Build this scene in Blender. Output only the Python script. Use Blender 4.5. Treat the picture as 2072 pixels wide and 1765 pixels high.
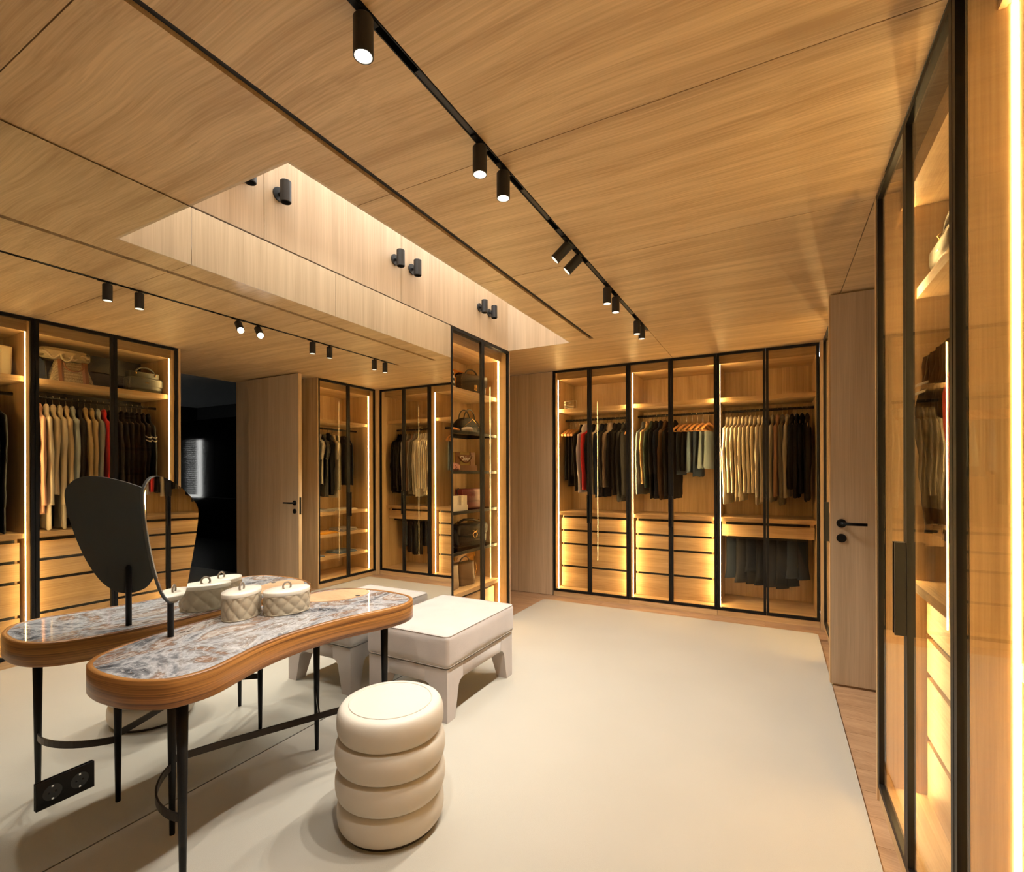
import bpy, bmesh, math, random
from math import sin, cos, pi, radians
from mathutils import Matrix, Vector

sc = bpy.context.scene
col = sc.collection
for o in list(bpy.data.objects):
    bpy.data.objects.remove(o, do_unlink=True)

# ------------------------------------------------------------------ camera / world / exposure
CAM_H, TH, ROLL, FPX = 1.345, 0.4892, -0.003, 995.54
cam_d = bpy.data.cameras.new('camera')
cam_d.sensor_fit = 'HORIZONTAL'
cam_d.sensor_width = 36.0
cam_d.lens = FPX / 2072 * 36.0
cam_d.shift_y = (959.0 - 882.5) / 2072
cam_d.clip_start = 0.02
cam = bpy.data.objects.new('camera', cam_d)
col.objects.link(cam)
cam.matrix_world = Matrix.Translation((0, 0, CAM_H)) @ Matrix.Rotation(TH, 4, 'Z') @ Matrix.Rotation(pi / 2, 4, 'X') @ Matrix.Rotation(ROLL, 4, 'Z')
sc.camera = cam

world = bpy.data.worlds.new('sky')
sc.world = world
world.use_nodes = True
bg = world.node_tree.nodes['Background']
bg.inputs[0].default_value = (1.0, 0.96, 0.92, 1)
bg.inputs[1].default_value = 5.0

sc.view_settings.view_transform = 'Standard'
sc.view_settings.look = 'None'
sc.view_settings.gamma = 1.0
sc.view_settings.use_curve_mapping = False
sc.view_settings.exposure = 0.68
sc.cycles.use_denoising = True
sc.cycles.use_adaptive_sampling = True
sc.cycles.adaptive_threshold = 0.03
sc.cycles.transparent_max_bounces = 24
sc.cycles.max_bounces = 7
sc.cycles.diffuse_bounces = 3
sc.cycles.glossy_bounces = 5
sc.cycles.sample_clamp_indirect = 6.0
sc.cycles.blur_glossy = 0.3

SPOT_W = 34.0          # radiant power of one track spot
LED_E = 64.0           # emission of the LED strips
LED_COL = (1.0, 0.69, 0.29)
SPOT_COL = (1.0, 0.945, 0.85)

# room numbers (metres); camera stands at x=0, y=0
XM, XR, YB, H = -2.168, 0.374, 5.01, 2.48

# portal for the roof light
pl = bpy.data.lights.new('roof_light_portal_offscreen', 'AREA')
pl.shape = 'RECTANGLE'
pl.size, pl.size_y = 0.6, 2.8
pl.cycles.is_portal = True
po = bpy.data.objects.new('roof_light_portal_offscreen', pl)
col.objects.link(po)
po.location = (-1.864, 2.6, 3.44)
# portal for the window with the blind in the room beyond the doorway (seen mirrored in the black gloss wall)
pw = bpy.data.lights.new('window_beyond_portal_offscreen', 'AREA')
pw.shape = 'RECTANGLE'
pw.size, pw.size_y = 0.76, 1.25
pw.cycles.is_portal = True
pwo = bpy.data.objects.new('window_beyond_portal_offscreen', pw)
col.objects.link(pwo)
pwo.location = (6.78, 2.155, 1.475)
pwo.rotation_euler = (pi / 2, 0, 0)

# ------------------------------------------------------------------ materials
MATS = {}
def newmat(name):
    m = bpy.data.materials.new(name)
    m.use_nodes = True
    MATS[name] = m
    return m, m.node_tree.nodes, m.node_tree.links, m.node_tree.nodes['Principled BSDF']

def pbr(name, color, rough=0.5, metal=0.0, bump=0.0, bscale=200.0, sheen=0.0, vary=0.0, vscale=6.0, coat=0.0, spec=None):
    if name in MATS:
        return MATS[name]
    m, N, L, p = newmat(name)
    c = tuple(color) + (1,)
    p.inputs['Base Color'].default_value = c
    p.inputs['Roughness'].default_value = rough
    p.inputs['Metallic'].default_value = metal
    if spec is not None:
        p.inputs['Specular IOR Level'].default_value = spec
    if sheen:
        p.inputs['Sheen Weight'].default_value = sheen
    if coat:
        p.inputs['Coat Weight'].default_value = coat
        p.inputs['Coat Roughness'].default_value = 0.08
    tc = N.new('ShaderNodeTexCoord')
    if vary:
        n = N.new('ShaderNodeTexNoise'); n.inputs['Scale'].default_value = vscale; n.inputs['Detail'].default_value = 5
        L.new(tc.outputs['Object'], n.inputs['Vector'])
        mx = N.new('ShaderNodeMix'); mx.data_type = 'RGBA'
        mx.inputs[6].default_value = tuple(max(0, v * (1 - vary)) for v in color) + (1,)
        mx.inputs[7].default_value = tuple(min(1, v * (1 + vary)) for v in color) + (1,)
        L.new(n.outputs['Fac'], mx.inputs[0]); L.new(mx.outputs[2], p.inputs['Base Color'])
    if bump:
        n2 = N.new('ShaderNodeTexNoise'); n2.inputs['Scale'].default_value = bscale; n2.inputs['Detail'].default_value = 2
        L.new(tc.outputs['Object'], n2.inputs['Vector'])
        b = N.new('ShaderNodeBump'); b.inputs['Strength'].default_value = bump; b.inputs['Distance'].default_value = 0.004
        L.new(n2.outputs['Fac'], b.inputs['Height']); L.new(b.outputs['Normal'], p.inputs['Normal'])
    return m

def wood(name, axis, light, dark, rough=0.45, fine=150.0, broad=13.0, contrast=0.5, wavy=0.0):
    m, N, L, p = newmat(name)
    tc = N.new('ShaderNodeTexCoord'); oi = N.new('ShaderNodeObjectInfo')
    mul = N.new('ShaderNodeVectorMath'); mul.operation = 'SCALE'
    comb = N.new('ShaderNodeCombineXYZ')
    L.new(oi.outputs['Random'], comb.inputs[0]); L.new(oi.outputs['Random'], comb.inputs[1]); L.new(oi.outputs['Random'], comb.inputs[2])
    L.new(comb.outputs[0], mul.inputs[0]); mul.inputs['Scale'].default_value = 17.3
    add = N.new('ShaderNodeVectorMath'); add.operation = 'ADD'
    L.new(tc.outputs['Object'], add.inputs[0]); L.new(mul.outputs[0], add.inputs[1])
    src = add.outputs[0]
    if wavy:
        nw = N.new('ShaderNodeTexNoise'); nw.inputs['Scale'].default_value = 1.3; nw.inputs['Detail'].default_value = 1
        L.new(src, nw.inputs['Vector'])
        sub = N.new('ShaderNodeVectorMath'); sub.operation = 'SUBTRACT'; sub.inputs[1].default_value = (.5, .5, .5)
        L.new(nw.outputs['Color'], sub.inputs[0])
        scl = N.new('ShaderNodeVectorMath'); scl.operation = 'SCALE'; scl.inputs['Scale'].default_value = wavy
        L.new(sub.outputs[0], scl.inputs[0])
        ad2 = N.new('ShaderNodeVectorMath'); ad2.operation = 'ADD'
        L.new(src, ad2.inputs[0]); L.new(scl.outputs[0], ad2.inputs[1]); src = ad2.outputs[0]
    def nz(across, along, det):
        mp = N.new('ShaderNodeMapping')
        s = [across] * 3; s[axis] = along
        mp.inputs['Scale'].default_value = s
        L.new(src, mp.inputs['Vector'])
        n = N.new('ShaderNodeTexNoise'); n.inputs['Scale'].default_value = 1.0; n.inputs['Detail'].default_value = det; n.inputs['Roughness'].default_value = .6
        L.new(mp.outputs[0], n.inputs['Vector'])
        return n
    a, b = nz(fine, 2.5, 3), nz(broad, 0.5, 4)
    mm = N.new('ShaderNodeMath'); mm.operation = 'MULTIPLY_ADD'; mm.inputs[1].default_value = 0.42
    L.new(a.outputs['Fac'], mm.inputs[0])
    m2 = N.new('ShaderNodeMath'); m2.operation = 'MULTIPLY'; m2.inputs[1].default_value = 0.58
    L.new(b.outputs['Fac'], m2.inputs[0]); L.new(m2.outputs[0], mm.inputs[2])
    rp = N.new('ShaderNodeValToRGB')
    rp.color_ramp.elements[0].position = 0.5 - 0.5 * contrast * .55; rp.color_ramp.elements[0].color = tuple(dark) + (1,)
    rp.color_ramp.elements[1].position = 0.5 + 0.5 * contrast * .55; rp.color_ramp.elements[1].color = tuple(light) + (1,)
    L.new(mm.outputs[0], rp.inputs[0]); L.new(rp.outputs[0], p.inputs['Base Color'])
    p.inputs['Roughness'].default_value = rough
    bp = N.new('ShaderNodeBump'); bp.inputs['Strength'].default_value = 0.08; bp.inputs['Distance'].default_value = 0.002
    L.new(a.outputs['Fac'], bp.inputs['Height']); L.new(bp.outputs['Normal'], p.inputs['Normal'])
    return m

OL, OD = (0.71, 0.50, 0.275), (0.47, 0.305, 0.15)
oak_x = wood('oak_veneer_x', 0, OL, OD, wavy=.07, contrast=.42)
oak_y = wood('oak_veneer_y', 1, OL, OD)
oak_z = wood('oak_veneer_z', 2, OL, OD, contrast=.42)
PLt, PDk = (0.68, 0.535, 0.37), (0.50, 0.375, 0.245)
pale_z = wood('pale_oak_z', 2, PLt, PDk)
floor_x = wood('floor_oak', 0, (0.52, 0.33, 0.19), (0.33, 0.19, 0.10), rough=.35, wavy=.3)
walnut_band = wood('walnut_band', 2, (0.46, 0.20, 0.05), (0.11, 0.04, 0.012), rough=.3, fine=90, contrast=.45)
walnut_inlay = wood('oak_inlay', 0, (0.66, 0.43, 0.25), (0.5, 0.29, 0.15), rough=.3, wavy=.3)
hanger_wood = wood('hanger_wood', 1, (0.62, 0.32, 0.11), (0.45, 0.2, 0.06), rough=.35)
# the band of the table is lipped with horizontal layers: grain runs round it
for n in walnut_band.node_tree.nodes:
    if n.type == 'MAPPING':
        s = n.inputs['Scale'].default_value
        n.inputs['Scale'].default_value = (3, 3, 260) if max(s) > 50 else (1.2, 1.2, 75)

black = pbr('black_metal', (0.006, 0.006, 0.0065), .45, spec=.25)
soft_black = pbr('black_soft', (0.012, 0.012, 0.013), .6)
lampblack = pbr('lamp_black', (0.022, 0.023, 0.026), .5)
dark_back = pbr('charcoal_lining', (0.02, 0.02, 0.022), .35)
chrome = pbr('chrome', (0.75, 0.75, 0.75), .15, 1.0)
gold = pbr('gold_metal', (0.83, 0.55, 0.2), .25, 1.0)
carpet_m = pbr('carpet', (0.475, 0.442, 0.372), .95, bump=.5, bscale=900, sheen=.3, vary=.07, vscale=2.2)
velvet = pbr('taupe_velvet', (0.43, 0.37, 0.335), .8, bump=.15, bscale=300, sheen=.5, vary=.13, vscale=9)
cream_fab = pbr('cream_leather', (0.60, 0.54, 0.455), .5, bump=.06, bscale=400, vary=.04)
beige_leather = pbr('beige_leather', (0.37, 0.305, 0.215), .45, bump=.05, bscale=500)
white_leather = pbr('lid_leather', (0.68, 0.62, 0.52), .4, bump=.04, bscale=500)
rope_m = pbr('silver_rope', (0.30, 0.25, 0.2), .3, .7, bump=.6, bscale=600)
bronze = pbr('bronze_steel', (0.035, 0.026, 0.02), .35, .5)
stone_floor = pbr('grey_stone', (0.42, 0.45, 0.44), .4, vary=.15)
white_paint = pbr('white_paint', (0.80, 0.81, 0.83), .8)
grey_paint = pbr('dark_grey_paint', (0.04, 0.04, 0.042), .8)
black_gloss = pbr('black_glass_wall', (0.004, 0.004, 0.005), .06)

def mk_mirror():
    m, N, L, p = newmat('mirror_silver')
    p.inputs['Base Color'].default_value = (0.88, 0.9, 0.885, 1); p.inputs['Metallic'].default_value = 1; p.inputs['Roughness'].default_value = 0.0
    return m
mirror_m = mk_mirror()

def mk_glass(name, tint, base=0.015):
    m, N, L, p = newmat(name)
    out = N['Material Output']; N.remove(p)
    tr = N.new('ShaderNodeBsdfTransparent'); tr.inputs[0].default_value = tuple(tint) + (1,)
    gl = N.new('ShaderNodeBsdfGlossy'); gl.inputs['Roughness'].default_value = 0.0; gl.inputs['Color'].default_value = (1, 1, 1, 1)
    lw = N.new('ShaderNodeLayerWeight'); lw.inputs['Blend'].default_value = .5
    pw = N.new('ShaderNodeMath'); pw.operation = 'POWER'; pw.inputs[1].default_value = 5
    L.new(lw.outputs['Facing'], pw.inputs[0])
    ma = N.new('ShaderNodeMath'); ma.operation = 'MULTIPLY_ADD'; ma.inputs[1].default_value = .5; ma.inputs[2].default_value = base
    L.new(pw.outputs[0], ma.inputs[0])
    mx = N.new('ShaderNodeMixShader')
    L.new(ma.outputs[0], mx.inputs[0]); L.new(tr.outputs[0], mx.inputs[1]); L.new(gl.outputs[0], mx.inputs[2])
    L.new(mx.outputs[0], out.inputs[0])
    return m
smoked = mk_glass('smoked_glass', (0.90, 0.86, 0.79))
clear = mk_glass('clear_glass', (0.96, 0.97, 0.97))

def mk_emit(name, colr, s):
    m, N, L, p = newmat(name)
    out = N['Material Output']; N.remove(p)
    e = N.new('ShaderNodeEmission'); e.inputs[0].default_value = tuple(colr) + (1,); e.inputs[1].default_value = s
    L.new(e.outputs[0], out.inputs[0])
    return m
led_m = mk_emit('led_strip_light', LED_COL, LED_E)
lens_m = mk_emit('lamp_lens', (1, .9, .75), 14.0)

def mk_marble():
    m, N, L, p = newmat('marble')
    tc = N.new('ShaderNodeTexCoord')
    n0 = N.new('ShaderNodeTexNoise'); n0.inputs['Scale'].default_value = 2.7; n0.inputs['Detail'].default_value = 8; n0.inputs['Roughness'].default_value = .62
    mp = N.new('ShaderNodeMapping'); mp.inputs['Rotation'].default_value = (0, 0, .6); mp.inputs['Scale'].default_value = (1.7, 1.15, 1)
    L.new(tc.outputs['Object'], mp.inputs[0]); L.new(mp.outputs[0], n0.inputs['Vector'])
    n0.inputs['Distortion'].default_value = 1.1
    rp = N.new('ShaderNodeValToRGB'); r = rp.color_ramp
    r.elements[0].position = .28; r.elements[0].color = (.035, .035, .04, 1)
    r.elements[1].position = .74; r.elements[1].color = (.16, .09, .06, 1)
    for pos, c in ((.36, (.07, .07, .075)), (.42, (.18, .18, .19)), (.48, (.40, .39, .39)), (.52, (.22, .20, .19)), (.56, (.23, .13, .08)), (.61, (.42, .38, .34)), (.66, (.12, .085, .07))):
        e = r.elements.new(pos); e.color = c + (1,)
    L.new(n0.outputs['Fac'], rp.inputs[0])
    n1 = N.new('ShaderNodeTexNoise'); n1.inputs['Scale'].default_value = 7; n1.inputs['Detail'].default_value = 6; n1.inputs['Distortion'].default_value = 2.5
    L.new(mp.outputs[0], n1.inputs['Vector'])
    ab = N.new('ShaderNodeMath'); ab.operation = 'SUBTRACT'; ab.inputs[1].default_value = .5; L.new(n1.outputs['Fac'], ab.inputs[0])
    a2 = N.new('ShaderNodeMath'); a2.operation = 'ABSOLUTE'; L.new(ab.outputs[0], a2.inputs[0])
    r2 = N.new('ShaderNodeValToRGB'); r2.color_ramp.elements[0].color = (.55, .55, .55, 1); r2.color_ramp.elements[0].position = .0
    r2.color_ramp.elements[1].color = (0, 0, 0, 1); r2.color_ramp.elements[1].position = .035
    L.new(a2.outputs[0], r2.inputs[0])
    mx = N.new('ShaderNodeMix'); mx.data_type = 'RGBA'; mx.inputs[7].default_value = (.58, .57, .56, 1)
    L.new(r2.outputs[0], mx.inputs[0]); L.new(rp.outputs[0], mx.inputs[6]); L.new(mx.outputs[2], p.inputs['Base Color'])
    p.inputs['Roughness'].default_value = .035
    return m
marble = mk_marble()

def mk_dots(name, base, dot, scale, thr, rough=.5):
    m, N, L, p = newmat(name)
    tc = N.new('ShaderNodeTexCoord'); v = N.new('ShaderNodeTexVoronoi'); v.inputs['Scale'].default_value = scale; v.inputs['Randomness'].default_value = .25
    L.new(tc.outputs['Object'], v.inputs['Vector'])
    lt = N.new('ShaderNodeMath'); lt.operation = 'LESS_THAN'; lt.inputs[1].default_value = thr; L.new(v.outputs['Distance'], lt.inputs[0])
    mx = N.new('ShaderNodeMix'); mx.data_type = 'RGBA'; mx.inputs[6].default_value = base + (1,); mx.inputs[7].default_value = dot + (1,)
    L.new(lt.outputs[0], mx.inputs[0]); L.new(mx.outputs[2], p.inputs['Base Color']); p.inputs['Roughness'].default_value = rough
    return m
monogram = mk_dots('brown_monogram_canvas', (.035, .02, .012), (.16, .09, .04), 55, .32, .45)
polka = mk_dots('polka_dot_fabric', (.012, .012, .015), (.5, .5, .48), 60, .18, .9)
speckle = mk_dots('speckled_canvas', (.22, .16, .085), (.52, .44, .3), 150, .42, .8)

def mk_stripe(name, a, b, scale, axis):
    m, N, L, p = newmat(name)
    tc = N.new('ShaderNodeTexCoord'); sp = N.new('ShaderNodeSeparateXYZ'); L.new(tc.outputs['Object'], sp.inputs[0])
    mu = N.new('ShaderNodeMath'); mu.operation = 'MULTIPLY'; mu.inputs[1].default_value = scale; L.new(sp.outputs[axis], mu.inputs[0])
    fr = N.new('ShaderNodeMath'); fr.operation = 'FRACT'; L.new(mu.outputs[0], fr.inputs[0])
    lt = N.new('ShaderNodeMath'); lt.operation = 'LESS_THAN'; lt.inputs[1].default_value = .5; L.new(fr.outputs[0], lt.inputs[0])
    mx = N.new('ShaderNodeMix'); mx.data_type = 'RGBA'; mx.inputs[6].default_value = a + (1,); mx.inputs[7].default_value = b + (1,)
    L.new(lt.outputs[0], mx.inputs[0]); L.new(mx.outputs[2], p.inputs['Base Color']); p.inputs['Roughness'].default_value = .7
    return m
stripe_bw = mk_stripe('black_white_stripe', (.01, .01, .012), (.7, .66, .6), 22, 2)

def fabric(rgb, name=None):
    key = name or 'fabric_%02x%02x%02x' % tuple(int(255 * v) for v in rgb)
    return pbr(key, rgb, .9, bump=.12, bscale=700, sheen=(.1 if sum(rgb) > .3 else 0.0), vary=.08, vscale=14, spec=(.5 if sum(rgb) > .3 else .12))

# ------------------------------------------------------------------ mesh helpers
class MB:
    def __init__(self):
        self.v, self.f, self.sm = [], [], []
    def add(self, verts, faces, smooth=False):
        n = len(self.v)
        self.v += [tuple(p) for p in verts]
        self.f += [tuple(i + n for i in q) for q in faces]
        self.sm += [smooth] * len(faces)
        return self
    def box(self, x0, x1, y0, y1, z0, z1):
        return self.add([(x0, y0, z0), (x1, y0, z0), (x1, y1, z0), (x0, y1, z0), (x0, y0, z1), (x1, y0, z1), (x1, y1, z1), (x0, y1, z1)],
                        [(0, 3, 2, 1), (4, 5, 6, 7), (0, 1, 5, 4), (1, 2, 6, 5), (2, 3, 7, 6), (3, 0, 4, 7)])
    def prism(self, poly, z0, z1):
        n = len(poly)
        return self.add([(x, y, z0) for x, y in poly] + [(x, y, z1) for x, y in poly],
                        [tuple(reversed(range(n))), tuple(range(n, 2 * n))] + [(i, (i + 1) % n, (i + 1) % n + n, i + n) for i in range(n)])
    def loft(self, rings, cap0=True, cap1=True, smooth=True, closed=True):
        n = len(rings[0]); V = [p for r in rings for p in r]; F = []
        for k in range(len(rings) - 1):
            for i in range(n if closed else n - 1):
                j = (i + 1) % n
                F.append((k * n + i, k * n + j, (k + 1) * n + j, (k + 1) * n + i))
        self.add(V, F, smooth)
        if cap0: self.add(rings[0], [tuple(reversed(range(n)))])
        if cap1: self.add(rings[-1], [tuple(range(n))])
        return self
    def tube(self, pts, r, seg=8, closed=False, ry=None):
        P = [Vector(p) for p in pts]; R = r if isinstance(r, (list, tuple)) else [r] * len(P)
        rings = []; up = None; n = len(P)
        for i, p in enumerate(P):
            a = P[(i - 1) % n] if (closed or i > 0) else p
            b = P[(i + 1) % n] if (closed or i < n - 1) else p
            t = (b - a).normalized()
            if up is None:
                up = Vector((0, 0, 1)) if abs(t.z) < .9 else Vector((1, 0, 0))
            s = t.cross(up)
            if s.length < 1e-6: s = t.orthogonal()
            s.normalize(); u = s.cross(t).normalized(); up = u
            k = ry[i] / R[i] if isinstance(ry, (list, tuple)) else (ry / R[i] if ry else 1)
            rings.append([p + s * (R[i] * cos(2 * pi * q / seg)) + u * (R[i] * k * sin(2 * pi * q / seg)) for q in range(seg)])
        if closed: rings.append(rings[0])
        return self.loft(rings, not closed, not closed)
    def cyl(self, c, r, h, seg=20, axis=2, r2=None):
        r2 = r if r2 is None else r2
        def pt(a, rr, z):
            p = [rr * cos(a), rr * sin(a), z]
            if axis == 0: p = [p[2], p[0], p[1]]
            elif axis == 1: p = [p[1], p[2], p[0]]
            return (p[0] + c[0], p[1] + c[1], p[2] + c[2])
        return self.loft([[pt(2 * pi * i / seg, r, 0) for i in range(seg)], [pt(2 * pi * i / seg, r2, h) for i in range(seg)]])
    def xform(self, M):
        self.v = [tuple(M @ Vector(p)) for p in self.v]; return self
    def mesh(self, name):
        me = bpy.data.meshes.new(name)
        me.from_pydata(self.v, [], self.f)
        me.polygons.foreach_set('use_smooth', self.sm)
        bm = bmesh.new(); bm.from_mesh(me)
        bmesh.ops.remove_doubles(bm, verts=bm.verts, dist=1e-5)
        bmesh.ops.recalc_face_normals(bm, faces=bm.faces)
        bm.to_mesh(me); bm.free()
        me.update()
        return me
    def build(self, name, mat, parent=None, loc=None):
        o = bpy.data.objects.new(name, self.mesh(name))
        if mat: o.data.materials.append(mat)
        col.objects.link(o)
        if parent: o.parent = parent
        if loc: o.location = loc
        return o

def rbox(name, mat, parent, x0, x1, y0, y1, z0, z1, r, seg=3, smooth=True, puff=0.0, label=None):
    bm = bmesh.new()
    bmesh.ops.create_cube(bm, size=1.0)
    for v in bm.verts:
        v.co = Vector(((x0 + x1) / 2 + v.co.x * (x1 - x0), (y0 + y1) / 2 + v.co.y * (y1 - y0), (z0 + z1) / 2 + v.co.z * (z1 - z0)))
    if puff:
        bmesh.ops.subdivide_edges(bm, edges=bm.edges[:], cuts=6, use_grid_fill=True)
        c = Vector(((x0 + x1) / 2, (y0 + y1) / 2, (z0 + z1) / 2)); hx, hy, hz = (x1 - x0) / 2, (y1 - y0) / 2, (z1 - z0) / 2
        for v in bm.verts:
            d = v.co - c; a, b, e = d.x / hx, d.y / hy, d.z / hz
            if abs(e - 1) < 1e-4: v.co.z += math.copysign(puff, e) * (1 - a * a) * (1 - b * b)
            if abs(abs(a) - 1) < 1e-4: v.co.x += math.copysign(puff, a) * (1 - e * e) * (1 - b * b) * .6
            if abs(abs(b) - 1) < 1e-4: v.co.y += math.copysign(puff, b) * (1 - e * e) * (1 - a * a) * .6
        ed = [e for e in bm.edges if len(e.link_faces) == 2 and e.calc_face_angle(0) > .7]
    else:
        ed = bm.edges[:]
    bmesh.ops.bevel(bm, geom=ed, offset=r, segments=seg, affect='EDGES', profile=.5)
    me = bpy.data.meshes.new(name); bm.to_mesh(me); bm.free()
    if smooth: me.polygons.foreach_set('use_smooth', [True] * len(me.polygons))
    me.materials.append(mat)
    o = bpy.data.objects.new(name, me); col.objects.link(o)
    if parent: o.parent = parent
    if label: o['label'] = label
    return o

def tag(o, label, cat, group=None):
    o['label'] = label; o['category'] = cat
    if group: o['group'] = group
    return o
def thing(name, label, cat, loc=(0, 0, 0), rz=0.0, group=None):
    o = bpy.data.objects.new(name, None); col.objects.link(o)
    o.empty_display_size = .05
    o.location = loc; o.rotation_euler = (0, 0, rz)
    return tag(o, label, cat, group)
def struct(o):
    o['kind'] = 'structure'; return o
def B(name, mat, parent, *b):
    return MB().box(*b).build(name, mat, parent)

# ------------------------------------------------------------------ the setting
fl = struct(B('floor', floor_x, None, -4.1, 1.5, -1.3, 5.7, -.06, -.014))
random.seed(5)
y = 3.86
plank_rows = []
yy = -1.2
while yy < 5.02:
    plank_rows.append(yy); yy += .178
for r_i, y0 in enumerate(plank_rows):
    segs = []
    if y0 > 3.9:                                   # full width behind the carpet
        x = -4.0 - random.random()
        while x < .5:
            ln = 1.5; segs.append((x, x + ln)); x += ln
        segs = [s for s in segs if s[1] > -3.9]
        if y0 < 4.55: segs = [(a, min(b, -2.10)) for a, b in segs if a < -2.2]
    if -1.3 < y0 < 4.1:
        a = .25; b = .47 if y0 < 2.35 else 1.49
        if y0 >= 2.35:
            c = .62 + random.random() * .6; segs += [(a, c), (c, b)]
        else: segs += [(a, b)]
    for a, b in segs:
        B('floor_plank', floor_x, fl, max(a, -3.99) + .0008, b - .0008, y0 + .0008, min(y0 + .1772, 5.04), -.014, 0.0)

ceil = MB()
for q in ((-4.1, XM - .01, -1.3, 5.7), (-1.55, 1.5, -1.3, 5.7), (XM - .01, -1.55, -1.3, 1.19), (XM - .01, -1.55, 4.01, 5.7)):
    ceil.box(*q, 2.53, 2.57)
ce = struct(ceil.build('ceiling', soft_black))
g = .0016
SX0, SX1, TX0, TX1 = -1.367, -1.335, -.898, -.872
bands = [-1.2, -.44, .546, 1.53, 2.505, 3.975]
def cp(poly): MB().prism(poly, H, H + .048).build('ceiling_panel', oak_x, ce)
def rect(x0, x1, y0, y1): return [(x0 + g, y0 + g), (x1 - g, y0 + g), (x1 - g, y1 - g), (x0 + g, y1 - g)]
for i in range(5):
    a, b = bands[i], bands[i + 1]
    if b <= 1.2: cp(rect(XM - .02, SX0, a, b))
    elif a < 1.2: cp([(XM - .02, a + g), (SX0 - g, a + g), (SX0 - g, b - g), (-1.548, b - g), (-1.548, 1.188), (XM - .02, 1.188)])
    else: cp([(-1.548, a + g), (SX0 - g, a + g), (SX0 - g, b - g), (-1.548, b - g)])
    cp(rect(SX1, TX0, a, b)); cp(rect(TX1, XR, a, b))
cp([(-4.05, 4.0355), (XM + .001, 4.0355), (XM + .001, 4.0125), (-1.548, 4.0125), (-1.548, 3.975 + g), (-.875 - g, 3.975 + g), (-.875 - g, YB + .02), (-4.05, YB + .02)])
cp(rect(-.875, XR, 3.975, YB + .02))
cp(rect(XR, 1.49, 2.4, 4.1))
B('slot_liner', soft_black, ce, SX0, SX1, -1.2, 3.975, H + .014, H + .05)

# left wall behind the wall mirror, passage walls, back wall
wl = struct(B('wall_left', oak_z, None, -2.72, XM - .012, -1.2, 3.085, 0, H))
B('wall_end_panel', pale_z, wl, -2.70, XM, 4.022, 4.034, 0, H)
B('wall_panel', oak_z, wl, -2.72, -2.66, 3.085, 4.022, 0, H)
wp = struct(B('wall_passage', pale_z, None, -4.06, -3.98, 4.0, 5.1, 0, H))
struct(B('wall_behind_passage', pale_z, None, -4.06, -2.70, 3.96, 4.034, 0, H))
wb = struct(B('wall_back', oak_z, None, -4.06, 1.5, 5.64, 5.7, 0, H))
for a, b in ((-3.45, -2.59), (-2.59, -2.163), (-4.0, -3.45)):
    B('wall_panel', pale_z, wb, a + .0015, b - .0015, YB, 5.64, .004, H - .006)
struct(B('wall_front', pale_z, None, -4.06, 1.5, -1.28, -1.2, 0, H))
wr = struct(B('wall_right', pale_z, None, .985, 1.02, -1.2, 2.487, 0, H))
struct(B('wall_right_front', oak_z, None, XR, .985, -1.2, -.425, 0, H))
# roof-light well
sk = struct(MB().box(XM - .03, XM - .006, 1.17, 4.03, H + .05, 3.5).build('wall_roof_light', soft_black))
for a, b in ((1.18, 1.535), (1.535, 2.525), (2.525, 4.022)):
    B('well_panel', pale_z, sk, XM - .012, XM, a + g, b - g, H + .002, 3.5)
for a, b in ((1.2, 1.535), (1.535, 2.525), (2.525, 4.0)):
    B('well_panel', pale_z, sk, -1.56, -1.548, a + g, b - g, H, 3.5)
B('well_panel', pale_z, sk, XM, -1.548, 4.0, 4.012, H, 3.5)
B('well_panel', pale_z, sk, XM, -1.548, 1.188, 1.2, H, 3.5)
rg = struct(B('window_1', clear, None, XM, -1.55, 1.19, 4.01, 3.46, 3.47))
B('window_frame', black, rg, XM, -1.55, 2.58, 2.62, 3.455, 3.48)
# corner trim between the back and side wardrobes
struct(B('trim_1', oak_z, None, .352, XR + .03, 4.957, YB + .02, 0, H - .001))
struct(B('trim_2', oak_z, None, XR - .003, 1.02, 2.487, 2.506, .0, H - .001))     # end panel of the near wardrobe run
struct(B('trim_3', oak_z, None, XR - .003, 1.2, 4.008, 4.021, .0, H - .001))       # end panel beside the door

# room beyond the doorway
struct(B('floor_beyond', stone_floor, None, 1.5, 7.4, 2.1, 6.6, -.05, 0))
struct(B('ceiling_beyond', white_paint, None, 1.5, 7.4, 2.1, 6.6, 2.86, 2.92))
bw = struct(B('wall_beyond', grey_paint, None, 7.22, 7.4, 2.1, 6.6, 0, 2.86))
struct(B('wall_beyond_far', grey_paint, None, 1.45, 7.4, 6.5, 6.6, 0, 2.86))
wn = struct(MB().box(1.45, 6.4, 2.1, 2.2, 0, 2.86).box(7.16, 7.4, 2.1, 2.2, 0, 2.86).box(6.4, 7.16, 2.1, 2.2, 0, .85).box(6.4, 7.16, 2.1, 2.2, 2.1, 2.86).build('wall_beyond_near', grey_paint))
struct(MB().box(1.2, 1.5, 3.75, 4.6, 0, H).box(1.02, 1.5, 2.2, 2.8, 0, H).box(1.5, 1.52, 2.1, 6.6, H, 2.86).box(1.45, 1.52, 4.5, 6.6, 0, H).build('wall_doorway', pale_z))
bg_w = thing('glass_partition', 'tall black gloss panelled partition in the dim room beyond the doorway', 'partition', (1.75, 4.17, 0))
for k in range(3):
    B('panel', black_gloss, bg_w, k * .9 + .002, k * .9 + .898, 0, .06, 1.02, 2.14)
    B('panel', black_gloss, bg_w, k * .9 + .002, k * .9 + .898, 0, .06, 0.0, 1.015)
win = struct(B('window_2', clear, None, 6.4, 7.16, 2.13, 2.136, .85, 2.1))
B('window_frame', black, win, 6.36, 7.2, 2.2, 2.23, 2.1, 2.14)
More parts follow.
